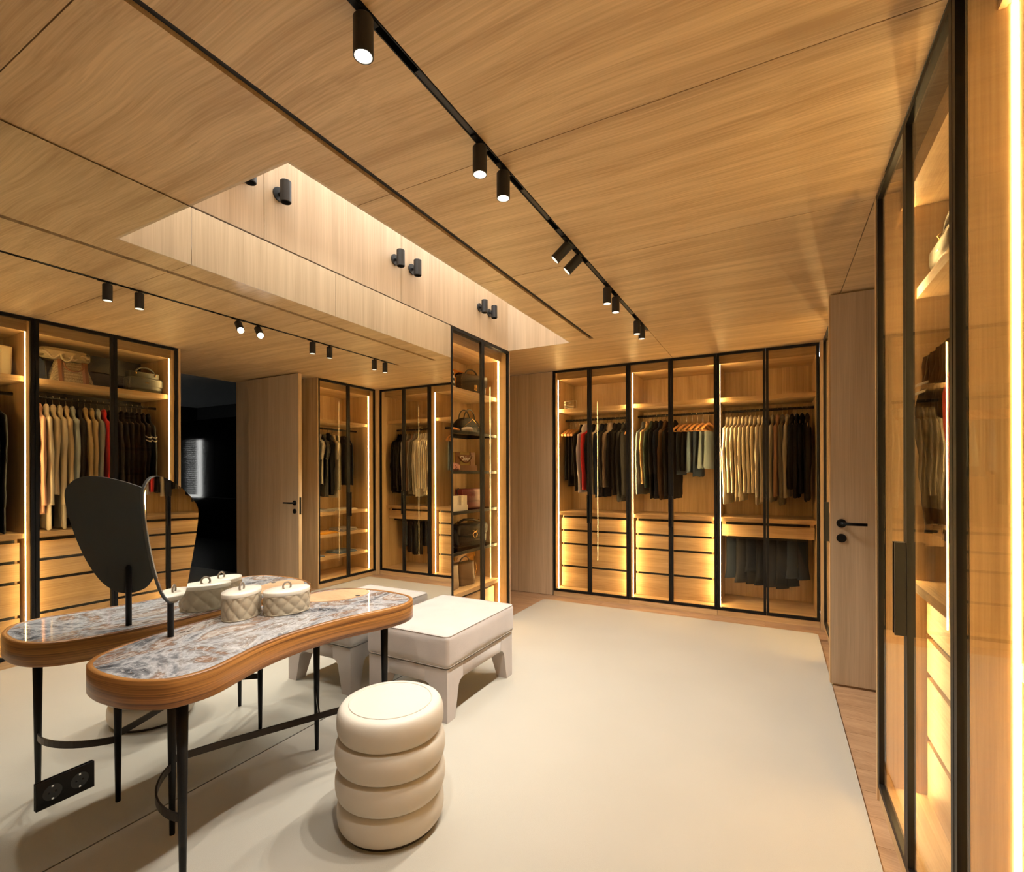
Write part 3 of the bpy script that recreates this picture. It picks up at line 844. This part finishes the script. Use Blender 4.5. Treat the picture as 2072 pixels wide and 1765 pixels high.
def garment(U, x, kind, mat, label, L=.70, hw=.215, zr=ZR, rot=0.0, yd=.33, group=None, var=0, hang=None, words=None, trim=False, ht=.05):
    w = words or label
    hl = ('black hanger carrying the ' if hang else 'wooden hanger carrying the ') + w
    p = hanger(U, x, yd, zr, rot, hl, kind == 'trousers', hang, ht=ht * (1.0 if kind == 'trousers' else .8))
    nm = {'jacket': 'jacket', 'coat': 'coat', 'shirt': 'shirt', 'tshirt': 't_shirt', 'vest': 'padded_vest', 'hoodie': 'hooded_sweater', 'trousers': 'trousers'}[kind]
    t = thing(nm, label, {'trousers': 'trousers', 'tshirt': 'shirt', 'hoodie': 'sweater'}.get(kind, kind), p, U[2] + rot, group)
    var = var % 3
    def squeeze(*ms):
        q = sorted(abs(v.co.x) for m in ms for v in m.vertices)      # soft cloth: only the fold crests press into the neighbour
        t.scale.x = min(1.0, 1.04 * ht / q[int(.93 * len(q))])
    if kind == 'trousers':
        k = ('tr', round(L, 2), round(hw, 2), var)
        if k not in GCACHE: GCACHE[k] = trouser_mesh(L, hw, var)
        link('folded_legs', GCACHE[k], mat, t); squeeze(GCACHE[k])
        return t
    k = (kind, round(L, 2), round(hw, 2), var)
    if k not in GCACHE:
        GCACHE[k] = (body_mesh(kind, L, hw, var), sleeve_mesh(kind, L, hw, -1, var), sleeve_mesh(kind, L, hw, 1, var))
    b, s0, s1 = GCACHE[k]
    squeeze(b, s0, s1)
    link('garment_body', b, mat, t)
    if kind != 'vest':
        link('sleeve', s0, mat, t); link('sleeve', s1, mat, t)
    if trim:
        for sd in (-1, 1):
            for zt in (-.17, -.20):
                MB().tube([(.046 * cos(2 * pi * q / 16), sd * (hw * .78 + .03) + .060 * sin(2 * pi * q / 16), zt - .02 * sd * sin(2 * pi * q / 16)) for q in range(16)], .005, 6, closed=True).build('trim_band', F['white'], t)
    if kind in ('shirt', 'jacket', 'coat'):
        if 'col' not in GCACHE: GCACHE['col'] = collar_mesh(kind)
        link('collar', GCACHE['col'], mat, t).scale.x = min(1.5, .9 * ht / .041 / t.scale.x)
    if kind == 'hoodie':
        if 'hood' not in GCACHE: GCACHE['hood'] = hood_mesh()
        link('hood', GCACHE['hood'], mat, t)
    return t

F = {k: fabric(v, 'fabric_' + k) for k, v in dict(
    black=(.005, .005, .006), ink=(.009, .010, .014), charcoal=(.024, .024, .026), navy=(.012, .018, .038), lilac=(.50, .49, .55), red=(.55, .012, .02),
    taupe=(.20, .15, .115), cream=(.70, .61, .43), ivory=(.74, .68, .54), white=(.78, .74, .64), bluegrey=(.12, .15, .21), tan=(.42, .29, .15), bottle=(.03, .045, .04), brown=(.10, .055, .03),
    denim=(.10, .15, .22), darkdenim=(.03, .045, .075), paledenim=(.17, .22, .25), mushroom=(.12, .10, .085), grey=(.24, .22, .20), blush=(.30, .17, .12), lightgrey=(.34, .31, .28), pink=(.62, .36, .27),
    skyblue=(.40, .47, .50), camel=(.52, .38, .20), beige=(.58, .47, .30), olive=(.19, .165, .10), magenta=(.30, .01, .09), oatmeal=(.64, .55, .40)).items()}
R_ = random.Random(3)
def run(U, where, items, zr=ZR, tilt=None):
    items = sorted(items, key=lambda i: i[0])
    W = U[3]; n = len(items)
    dep = [.187 if i[1] == 'trousers' else .24 for i in items]
    th = [(i[3] if len(i) > 3 else {}).get('own', tilt) for i in items]
    xs = [i[0] for i in items]
    lo = .022 + dep[0] * abs(sin(th[0])) + .018; hi = W - .022 - dep[-1] * abs(sin(th[-1])) - .018
    f0, f1 = max(xs[0], lo), min(xs[-1], hi)
    xs = [f0 + (x - xs[0]) * (f1 - f0) / (xs[-1] - xs[0]) for x in xs]
    for _ in range(60):                       # even out the tightest neighbours
        for k in range(1, n - 1):
            m_ = .5 * (xs[k - 1] + xs[k + 1]); xs[k] += .12 * (m_ - xs[k])
    room = []
    for k in range(n - 1):
        y_ = min(dep[k], dep[k + 1])
        room.append((xs[k + 1] - xs[k] - y_ * abs(sin(th[k]) - sin(th[k + 1]))) * min(cos(th[k]), cos(th[k + 1])))
    hts = [.485 * min(([room[k - 1]] if k else []) + ([room[k]] if k < n - 1 else [])) for k in range(n)]
    hts[0] = min(hts[0], .018); hts[-1] = min(hts[-1], .018)
    items = [(x,) + tuple(i[1:3]) + (dict(i[3] if len(i) > 3 else {}, rot=t_, ht=max(.008, h_)),) for x, i, t_, h_ in zip(xs, items, th, hts)]
    for i in items: i[3].pop('own', None)
    cnt = {}
    for it in items: cnt[(it[1], it[2])] = cnt.get((it[1], it[2]), 0) + 1
    for i, it in enumerate(items):
        x, kind, colr = it[:3]; opt = it[3] if len(it) > 3 else {}
        m = F.get(colr) or opt['mat']
        noun = {'jacket': 'jacket', 'coat': 'long coat', 'shirt': 'shirt', 'tshirt': 'short-sleeved top', 'vest': 'padded vest', 'hoodie': 'hooded sweater', 'trousers': 'folded trousers'}[kind]
        cn = opt.get('cname', {'bluegrey': 'blue-grey', 'ink': 'inky black', 'bottle': 'dark green', 'darkdenim': 'dark denim', 'paledenim': 'pale denim', 'skyblue': 'pale blue', 'lightgrey': 'light grey'}.get(colr, colr))
        lab = '%s %s hanging in the %s' % (cn, noun, where)
        grp = '%s %s, %s' % (cn, noun, where) if cnt[(kind, colr)] > 1 else None
        o = {k: v for k, v in opt.items() if k not in ('mat', 'cname')}
        o.setdefault('var', i); o.setdefault('hw', {'trousers': .12, 'vest': .19}.get(kind, .185 + .01 * R_.random()))
        o.setdefault('L', {'trousers': .5, 'coat': .98, 'tshirt': .62, 'vest': .64, 'hoodie': .66, 'jacket': .72, 'shirt': .76}[kind] + R_.choice((-.06, -.02, .02, .05)))
        o['L'] = min(o['L'], .925)
        garment(U, x, kind, m, lab, zr=zr, group=grp, words='%s %s in the %s' % (cn, noun, where), **o)

run(U_A, U_A[0], [
    (.075, 'trousers', 'black', dict(rot=-.28)), (.10, 'trousers', 'black', dict(rot=-.25)), (.13, 'trousers', 'ink', dict(rot=-.28)), (.16, 'trousers', 'ink', dict(rot=-.22)),
    (.215, 'jacket', 'black', dict(rot=-.2)), (.27, 'hoodie', 'lilac', dict(rot=-.22, L=.72)), (.325, 'jacket', 'red', dict(rot=-.1, L=.69)), (.375, 'jacket', 'ink', {}), (.425, 'shirt', 'ivory', dict(rot=-.12)),
    (.47, 'jacket', 'navy', {}), (.515, 'jacket', 'charcoal', {}), (.565, 'hoodie', 'taupe', dict(rot=-.25, L=.66)), (.62, 'jacket', 'black', {}), (.665, 'jacket', 'black', {}), (.71, 'shirt', 'charcoal', {}), (.76, 'jacket', 'black', {})], tilt=-.16)
run(U_B, U_B[0], [
    (.085, 'shirt', 'bluegrey', dict(rot=-.2, L=.73)), (.135, 'shirt', 'tan', dict(L=.62)), (.175, 'jacket', 'bottle', {}), (.22, 'jacket', 'black', {}), (.265, 'jacket', 'navy', dict(rot=-.2)), (.31, 'shirt', 'brown', {}), (.355, 'jacket', 'black', {}), (.395, 'jacket', 'black', {}),
    (.46, 'trousers', 'darkdenim', dict(own=-.32, L=.42, hw=.11)), (.525, 'trousers', 'black', dict(own=-.32, L=.38)), (.575, 'trousers', 'denim', dict(own=-.32, L=.40)), (.635, 'trousers', 'darkdenim', dict(own=-.32, L=.44)), (.685, 'trousers', 'paledenim', dict(own=-.32, L=.36)), (.735, 'trousers', 'paledenim', dict(own=-.32, L=.36, hw=.13))], tilt=-.16)
run(U_C, U_C[0], [(.055 + .036 * k, 'shirt', ('white', 'ivory', 'white', 'oatmeal')[k % 4], dict(rot=R_.uniform(-.3, .1))) for k in range(10)] + [
    (.43, 'shirt', 'mushroom', {}), (.475, 'shirt', 'grey', {}), (.515, 'shirt', 'blush', dict(L=.73)), (.55, 'shirt', 'mushroom', {}), (.59, 'shirt', 'lightgrey', dict(rot=-.3, L=.74)), (.635, 'jacket', 'black', {}), (.675, 'jacket', 'black', {}), (.72, 'jacket', 'ink', {}), (.765, 'jacket', 'black', {})], tilt=-.14)
dark = ('hanging')
run(U_NA, U_NA[0], [
    (.07, 'jacket', 'ink', dict(rot=.25, cname='white-trimmed black', trim=True)), (.115, 'jacket', 'ink', dict(rot=.2, cname='white-trimmed black', trim=True)), (.165, 'jacket', 'black', {}), (.205, 'jacket', 'black', {}), (.245, 'jacket', 'black', {}), (.29, 'jacket', 'black', {}), (.335, 'jacket', 'charcoal', {}), (.38, 'coat', 'black', dict(L=.92)),
    (.425, 'coat', 'red', dict(L=.74, rot=.1)), (.49, 'shirt', 'skyblue', {}), (.53, 'jacket', 'camel', dict(rot=.4)), (.575, 'jacket', 'camel', dict(rot=.45)), (.62, 'jacket', 'charcoal', dict(rot=.15)), (.66, 'coat', 'skyblue', dict(L=.86, rot=.4)), (.70, 'jacket', 'beige', dict(rot=.4)), (.745, 'coat', 'ivory', dict(L=.93, rot=.45)),
    (.79, 'jacket', 'oatmeal', dict(rot=.4)), (.835, 'coat', 'white', dict(L=.98, rot=.45)), (.885, 'coat', 'pink', dict(L=.80, rot=.35)), (.925, 'shirt', 'charcoal', {})], tilt=.2)
run(U_NB, U_NB[0], [(.115, 'coat', 'ink', dict(L=.95, rot=.05)), (.155, 'coat', 'black', dict(L=.95, rot=.05)), (.195, 'jacket', 'black', {}), (.235, 'coat', 'red', dict(L=.86, rot=.15)), (.285, 'coat', 'magenta', dict(L=.86)), (.34, 'jacket', 'charcoal', {}), (.42, 'shirt', 'white', {}), (.48, 'jacket', 'navy', {})], tilt=.05)
run(U_F, U_F[0], [
    (.17, 'vest', 'navy', {}), (.235, 'vest', 'ink', {}), (.33, 'vest', 'olive', dict(own=.58, L=.68)), (.47, 'tshirt', 'oatmeal', dict(L=.78)), (.54, 'jacket', 'black', {}), (.615, 'tshirt', 'polka', dict(L=.76, mat=polka, cname='white-dotted black')), (.69, 'tshirt', 'grey', dict(L=.60)), (.75, 'tshirt', 'bluegrey', {}), (.82, 'jacket', 'navy', {})], tilt=.42, zr=1.925)

# white trim bands on the black jackets
# trousers on the pull-out rack
for k, (x, c, L) in enumerate(((.15, 'darkdenim', .40), (.237, 'charcoal', .44), (.324, 'ink', .33), (.411, 'black', .45), (.498, 'charcoal', .46), (.585, 'ink', .43), (.672, 'darkdenim', .36))):
    t = thing('trousers', '%s trousers clipped to the rack below the shallow drawer' % {'darkdenim': 'dark denim', 'charcoal': 'charcoal grey', 'ink': 'inky black', 'black': 'plain black'}[c], 'trousers', place(U_C, x, .33, .735), -.9, 'trousers on the pull-out rack')
    for s in (-1, 1):
        rows = []
        for q in range(7):
            tt = q / 6; z = -.018 - L * tt - (.02 if s > 0 else 0) * tt
            w_ = .062 - .012 * tt + (.022 * max(0, tt - .75) * 4)
            rows.append([((.016 + .006 * sin(3 * tt)) * cos(2 * pi * i / 14), s * (.05 + .012 * tt) + w_ * sin(2 * pi * i / 14), z) for i in range(14)])
        MB().loft(rows).build('trouser_leg', F[c], t)
    MB().box(-.014, .014, -.10, .10, -.05, -.019).build('waistband', F[c], t)

# ------------------------------------------------------------------ folded clothes
def folded(U, x, yd, z, w, d_, h, mat, label, rot=0.0):
    p = place(U, x, yd, z)
    t = thing('folded_garment', label, 'clothes', p, U[2] + rot, 'folded clothes on the corner wardrobe shelves')
    rbox('lower_fold', mat, t, -w / 2, w / 2, -d_ / 2, d_ / 2, 0, h * .5, h * .22, 3)
    rbox('upper_fold', mat, t, -w / 2 + .01, w / 2 - .006, -d_ / 2 + .008, d_ / 2 - .004, h * .5, h, h * .22, 3)
zz = [.88, .608, .333]
folded(U_F, .30, .30, zz[0], .30, .26, .022, F['ivory'], 'folded ivory top on the upper folding shelf by the LED strip')
folded(U_F, .66, .30, zz[0], .26, .26, .026, F['lightgrey'], 'folded light grey top on the upper folding shelf')
folded(U_F, .28, .30, zz[1], .26, .26, .042, F['lightgrey'], 'folded grey sweater on the middle folding shelf')
folded(U_F, .66, .28, zz[1], .30, .28, .024, fabric((.72, .36, .02), 'fabric_mustard'), 'folded mustard yellow t-shirt on the middle folding shelf')
folded(U_F, .33, .28, zz[2], .30, .26, .024, F['denim'], 'folded blue jeans on the lowest folding shelf near the LED strip')
folded(U_F, .80, .28, zz[2], .2, .24, .02, F['bluegrey'], 'folded dark blue top on the lowest folding shelf')

# ------------------------------------------------------------------ bags
def leather(n, c, r=.4): return pbr('leather_' + n, c, r, bump=.08, bscale=350, vary=.06)
tanL, mustL, blkL, redL, taupeL, navyL, oliveL, creamL, brnL = (leather(*a) for a in (('tan', (.17, .062, .02)), ('mustard', (.32, .14, .008)), ('black', (.006, .006, .007), .4), ('red', (.13, .006, .012)), ('taupe', (.24, .17, .11)), ('navy', (.012, .018, .035), .25), ('olive', (.045, .045, .035)), ('cream', (.62, .53, .36)), ('brown', (.12, .07, .035))))
def arc(w, h, z, n=14, y=0.0, x=0.0): return [(x - w / 2 * cos(pi * k / n), y, z + h * sin(pi * k / n)) for k in range(n + 1)]
def bag_loft(w, d_, h, mat, parent, wt=1.0, dt=.5, name='bag_body', n=28, e=.5):
    rows = []
    for k in range(11):
        t = k / 10; z = h * t
        ww = w / 2 * (1 + (wt - 1) * t) * (1 - .10 * max(0, .12 - t) / .12); dd = d_ / 2 * (1 + (dt - 1) * t) * (1 - .15 * max(0, .12 - t) / .12)
        rows.append([(ww * math.copysign(abs(cos(2 * pi * i / n)) ** e, cos(2 * pi * i / n)), dd * math.copysign(abs(sin(2 * pi * i / n)) ** e, sin(2 * pi * i / n)), z) for i in range(n)])
    return MB().loft(rows).build(name, mat, parent)
def bagthing(label, U, x, yd, z, rot=0.0, nm='handbag', cat='handbag', group='handbags in the display cabinet'):
    return thing(nm, label, cat, place(U, x, yd, z), U[2] + rot, group)
TC = U_T
# top shelf
b = bagthing('brown monogram canvas satchel with gold clasp on the wooden top shelf', TC, .66, .245, 2.055, -.25)
rbox('bag_body', monogram, b, -.15, .15, -.045, .045, 0, .17, .018, 3)
rows = [[(-.152 + .304 * i / 12, yv, zv - (.035 * (1 - abs(-1 + i / 6) ** 2) if low else 0)) for i in range(13)] for yv, zv, low in ((.046, .15, 0), (.046, .178, 0), (0, .186, 0), (-.05, .176, 0), (-.055, .12, 0), (-.053, .085, 1))]
MB().loft(rows, False, False, closed=False).build('flap', leather('darkbrown', (.03, .018, .012)), b)
rbox('clasp', gold, b, -.016, .016, -.063, -.053, .035, .085, .003, 2)
MB().tube(arc(.14, .05, .18), .007).build('handle', leather('darkbrown', (.03, .018, .012)), b)
ob_ = thing('gift_box', 'flat orange cardboard box standing behind the monogram satchel', 'box', place(TC, .70, .40, 2.055), TC[2], None)
rbox('box_body', pbr('orange_card', (.62, .20, .012), .6), ob_, -.19, .19, -.025, .025, 0, .235, .002, 1)
B('lid_seam', pbr('orange_card_dark', (.45, .14, .01), .6), ob_, -.1905, .1905, -.0255, -.0248, .2, .202)
b = bagthing('black and white striped pouch with a pointed flap at the end of the top shelf', TC, .27, .21, 2.055, .1)
bag_loft(.12, .08, .15, stripe_bw, b, .8, .6)
MB().tube([(-.03, 0, .14), (.0, 0, .19), (.035, 0, .215), (.05, 0, .2)], [.012, .02, .015, .004]).build('flap_tip', blkL, b)
# second shelf
b = bagthing('black domed handbag with two slim round handles', TC, .68, .305, 1.705, -.1)
rows = []
for k in range(9):
    a = pi / 2 * k / 8; w_ = .185 * (cos(a) ** .6) if k < 8 else .02
    rows.append([(w_ * math.copysign(abs(cos(2 * pi * i / 28)) ** .6, cos(2 * pi * i / 28)), (.075 - .05 * sin(a)) * math.copysign(abs(sin(2 * pi * i / 28)) ** .6, sin(2 * pi * i / 28)), .15 * sin(a)) for i in range(28)])
MB().loft(rows).build('bag_body', pbr('black_quilt', (.006, .006, .007), .5, bump=1.0, bscale=60, spec=.2), b)
for yv in (-.03, .03): MB().tube(arc(.16, .10, .125, y=yv), .0055).build('handle', blkL, b)
MB().tube([(-.16, -.06, .03), (0, -.07, .135), (.16, -.06, .03)], .002).build('zip', gold, b)
o_ = thing('folded_cloth', 'crumpled orange cloth lying in front of the domed handbag', 'cloth', place(TC, .285, .24, 1.705), TC[2])
rbox('cloth', pbr('orange_cloth', (.62, .25, .06), .9), o_, -.12, .12, -.05, .05, 0, .028, .012, 3, puff=.012)
o_ = thing('scarf', 'rolled grey scarf beside the orange cloth', 'scarf', place(TC, .475, .17, 1.705), TC[2])
MB().tube([(-.05, .02, .02), (-.02, -.01, .024), (.03, -.015, .024), (.08, .0, .016)], [.015, .022, .024, .012], 12).build('scarf_roll', F['lightgrey'], o_)
# third shelf
b = bagthing('straw-coloured tote with tan leather handles and white lettering', TC, .58, .30, 1.372, -.22)
bag_loft(.30, .10, .165, leather('straw', (.33, .235, .07), .8), b, 1.04, .8)
for s in (-1, 1): B('leather_tab', tanL, b, s * .09 - .028, s * .09 + .028, -.0525, -.041, .0, .165)
B('leather_panel', tanL, b, -.15, .15, -.0535, -.045, .0, .05)
MB().tube([(-.09, -.05, .13)] + [(x_, -.056, .075 + .06 * (x_ / .09) ** 2) for x_ in [(-.08 + .16 * k / 10) for k in range(11)]] + [(.09, -.05, .13)], .007).build('handle', tanL, b)
fc = bpy.data.curves.new('lettering', 'FONT'); fc.body = 'Chlo\u00e9'; fc.size = .055; fc.extrude = .0008; fc.align_x = 'CENTER'; fc.offset = .0008
fo = bpy.data.objects.new('lettering', fc); col.objects.link(fo)
bpy.context.view_layer.update()
fm = bpy.data.meshes.new_from_object(fo.evaluated_get(bpy.context.evaluated_depsgraph_get()))
bpy.data.objects.remove(fo, do_unlink=True)
lt = bpy.data.objects.new('lettering', fm); fm.materials.clear(); fm.materials.append(pbr('white_print', (.8, .78, .7), .6)); col.objects.link(lt)
lt.parent = b; lt.rotation_euler = (pi / 2, 0, 0); lt.location = (0, -.0535, .093)
B('lettering_band', tanL, b, -.075, .075, -.0525, -.043, .083, .142)
o_ = thing('pouch', 'small pink fluffy pouch beside the straw tote', 'pouch', place(TC, .32, .22, 1.372), TC[2])
rbox('pouch_body', pbr('pink_plush', (.62, .30, .24), .95, bump=.6, bscale=300), o_, -.075, .075, -.04, .04, 0, .06, .026, 4, puff=.01)
MB().tube([(-.02, -.04, .01), (.0, -.048, .03), (-.02, -.04, .05)], .004).build('cord', redL, o_)
# fourth shelf
b = bagthing('dark red leather shoulder bag with embossed letters', TC, .66, .27, 1.035, -.15)
rbox('bag_body', redL, b, -.14, .14, -.045, .045, 0, .17, .016, 3)
rbox('flap', redL, b, -.143, .143, -.052, .047, .062, .178, .01, 2)
fc = bpy.data.curves.new('lettering', 'FONT'); fc.body = 'IQUS'; fc.size = .05; fc.extrude = .001; fc.align_x = 'CENTER'
fo = bpy.data.objects.new('lettering', fc); col.objects.link(fo); bpy.context.view_layer.update()
fm = bpy.data.meshes.new_from_object(fo.evaluated_get(bpy.context.evaluated_depsgraph_get())); bpy.data.objects.remove(fo, do_unlink=True)
lt = bpy.data.objects.new('lettering', fm); fm.materials.clear(); fm.materials.append(leather('red_light', (.19, .015, .02), .3)); col.objects.link(lt)
lt.parent = b; lt.rotation_euler = (pi / 2, 0, 0); lt.location = (-.03, -.0525, .105)
MB().tube([(-.15, 0, .12), (-.165, 0, .16), (-.14, 0, .185)], .005).build('strap', blkL, b)
o_ = thing('organiser_box', 'cream open organiser box with dividers beside the red bag', 'box', place(TC, .36, .22, 1.035), TC[2])
cb = pbr('cream_card', (.68, .6, .46), .6)
MB().box(-.11, .11, -.06, .06, 0, .045).build('tray', cb, o_)
for x_, w_ in ((-.07, .06), (.005, .028), (.075, .06)): B('divider', cb, o_, x_ - w_ / 2, x_ + w_ / 2, -.055 + (.02 if w_ < .03 else 0), .05, .045, .125)
# fifth shelf
b = bagthing('black quilted handbag with a round gold emblem on its flap', TC, .64, .27, .700, -.2)
rbox('bag_body', pbr('black_chevron', (.006, .006, .007), .4, bump=1.0, bscale=70, spec=.25), b, -.19, .19, -.065, .065, 0, .19, .03, 4, puff=.01)
rbox('flap', pbr('black_chevron', (.010, .010, .011), .3), b, -.185, .185, -.085, .05, .10, .205, .03, 4)
em = MB().tube([(.026 * sin(a), -.088, .105 + .026 * cos(a)) for a in [radians(35 + 290 * k / 16) for k in range(17)]], .0045, 8).build('emblem_ring', gold, b)
for s in (-1, 1):
    MB().tube([(s * .004, -.088, .122), (s * .014, -.09, .140), (s * .034, -.088, .143)], [.005, .006, .002], 8).build('emblem_wing', gold, b)
for s in (-1, 1): MB().tube([(s * .15, 0, .19), (s * .155, -.02, .215), (s * .13, 0, .225)], .005).build('chain_end', gold, b)
MB().tube([(-.15, 0, .2), (-.06, .0, .235), (.06, 0, .23), (.15, 0, .2)], .011).build('strap', blkL, b)
MB().tube([(-.19, -.03, .16), (-.25, -.04, .10), (-.26, -.03, .03), (-.2, -.02, .01)], .006).build('loose_strap', blkL, b)
# bottom
b = bagthing('mustard yellow shoulder bag standing behind the brown bags', TC, .70, .392, .37, 0)
rbox('bag_body', mustL, b, -.17, .17, -.045, .045, 0, .24, .02, 3)
rbox('flap', mustL, b, -.174, .174, -.053, .046, .19, .252, .012, 2)
for s in (-1, 1): MB().tube([(s * .14, -.05, .2), (s * .14, -.058, .215), (s * .125, -.05, .22)], .004).build('ring', gold, b)
b = bagthing('taupe slouchy bucket bag at the front of the cabinet worktop', TC, .325, .25, .37, .1)
bag_loft(.18, .12, .21, taupeL, b, .92, .8)
MB().tube(arc(.15, .05, .2), .006).build('handle', taupeL, b)
b = bagthing('brown leather handbag with gold chain charm beside the taupe bucket bag', TC, .545, .245, .37, -.2)
bag_loft(.20, .11, .20, brnL, b, .95, .6)
MB().tube(arc(.12, .06, .185), .006).build('handle', brnL, b)
MB().tube([(.08, -.055, .19), (.09, -.062, .14), (.075, -.06, .10), (.085, -.058, .07)], .0035).build('chain_charm', gold, b)

# bags on the top shelf of the long side wardrobe
SG = 'bags on the top shelf of the long side wardrobe'
ZB = ZS + .04
b = bagthing('cream leather bucket bag with seam and thin handle on the top shelf', U_NB, .17, .30, ZB, 0, group=SG)
bag_loft(.25, .16, .22, creamL, b, 1.06, .9)
for s in (-1, 1): B('seam_strap', leather('cream_dark', (.5, .41, .27)), b, s * .05 - .008, s * .05 + .008, -.086, -.076, .0, .2)
MB().tube([(.05 + .08 * sin(a) - .03, -.085, .21 - .07 * (1 - cos(a * 1.0)) * .8) for a in [radians(-80 + 20 * k) for k in range(9)]], .004).build('handle', creamL, b)
b = bagthing('speckled beige trapezoid handbag with brown leather handles', U_NA, .66, .29, ZB, 0, group=SG)
bag_loft(.30, .15, .19, speckle, b, .62, .3, e=.4)
for s in (-1, 1):
    MB().loft([[(s * .085 + dx, -.078 + .03 * t - .003 * (1 - t), .19 * t) for dx in (-.011, .011)] + [(s * .07 + dx, -.07 + .03 * t, .19 * t) for dx in (.011, -.011)] for t in (.02, .5, .98)], smooth=False).build('leather_band', tanL, b)
MB().tube([(-.06, -.05, .17)] + [(.06 * -cos(pi * k / 10), -.072, .15 - .05 * sin(pi * k / 10)) for k in range(11)] + [(.06, -.05, .17)], .006).build('handle', tanL, b)
b = bagthing('slouchy beige drawstring bag lying on top of the speckled handbag', U_NA, .70, .33, ZB + .185, .05, group=SG)
rbox('bag_body', leather('sand', (.42, .34, .2), .7), b, -.16, .16, -.09, .08, 0, .085, .03, 4, puff=.016)
MB().tube([(-.14 + .28 * k / 16, -.095 - .01 * sin(k * 1.4), .03 + .022 * sin(k * .9)) for k in range(17)], .008).build('drawstring', leather('cream_dark', (.5, .41, .27)), b)
MB().tube(arc(.07, -.05, .04, y=-.11), .006).build('loop', creamL, b)
b = bagthing('glossy navy pouch bag wedged beside the speckled handbag', U_NA, .879, .27, ZB, 0, group=SG)
bag_loft(.13, .12, .16, navyL, b, .85, .5)
MB().tube(arc(.08, .03, .155), .004).build('handle', navyL, b)
b = thing('suitcase', 'flat black suitcase lying on the top shelf behind the handbags', 'suitcase', place(U_NA, .30, .46, ZB), U_NA[2])
rbox('case_body', soft_black, b, -.20, .20, -.115, .115, 0, .15, .02, 3)
MB().tube(arc(.12, .02, .07, y=-.118), .006).build('handle', black, b)
b = bagthing('dark olive handbag with top handle lying at the shelf end by the doorway', U_NA, .17, .225, ZB, 0, group=SG)
rbox('bag_body', oliveL, b, -.13, .13, -.06, .06, 0, .125, .028, 4, puff=.008)
rbox('flap', oliveL, b, -.132, .132, -.07, .06, .05, .13, .02, 3)
rbox('upper_panel', oliveL, b, -.11, .12, -.04, .05, .125, .18, .01, 3)
MB().tube(arc(.15, .055, .165, y=-.03), .0075).build('handle', oliveL, b)
for s in (-1, 1): MB().tube([(s * .075, -.042, .15), (s * .075, -.05, .165), (s * .075, -.04, .175)], .005).build('ring', gold, b)
B('plate', gold, b, -.016, .016, -.0715, -.07, .082, .087)
# acrylic plaque on the left bay shelf
ac = thing('acrylic_plaque', 'small clear acrylic plaque with fine printed lines on the left bay shelf', 'plaque', place(U_A, .125, .20, ZB), 0)
pl_ = B('plate', clear, ac, -.075, .075, 0, .005, 0, .095)
edge = pbr('acrylic_edge', (.75, .68, .55), .3)
for a_ in ((-.075, -.0735, 0, .095), (.0735, .075, 0, .095), (-.075, .075, .0935, .095)): B('edge', edge, pl_, a_[0], a_[1], -.0005, .0055, a_[2], a_[3])
for k, w_ in enumerate((.015, .045, .05, .035)): B('printed_line', edge, pl_, -w_, w_, -.0012, -.0002, .070 - .016 * k - (.01 if k else 0), .073 - .016 * k - (.01 if k else 0))
B('stand', clear, ac, -.02, .02, 0, .03, 0, .004)
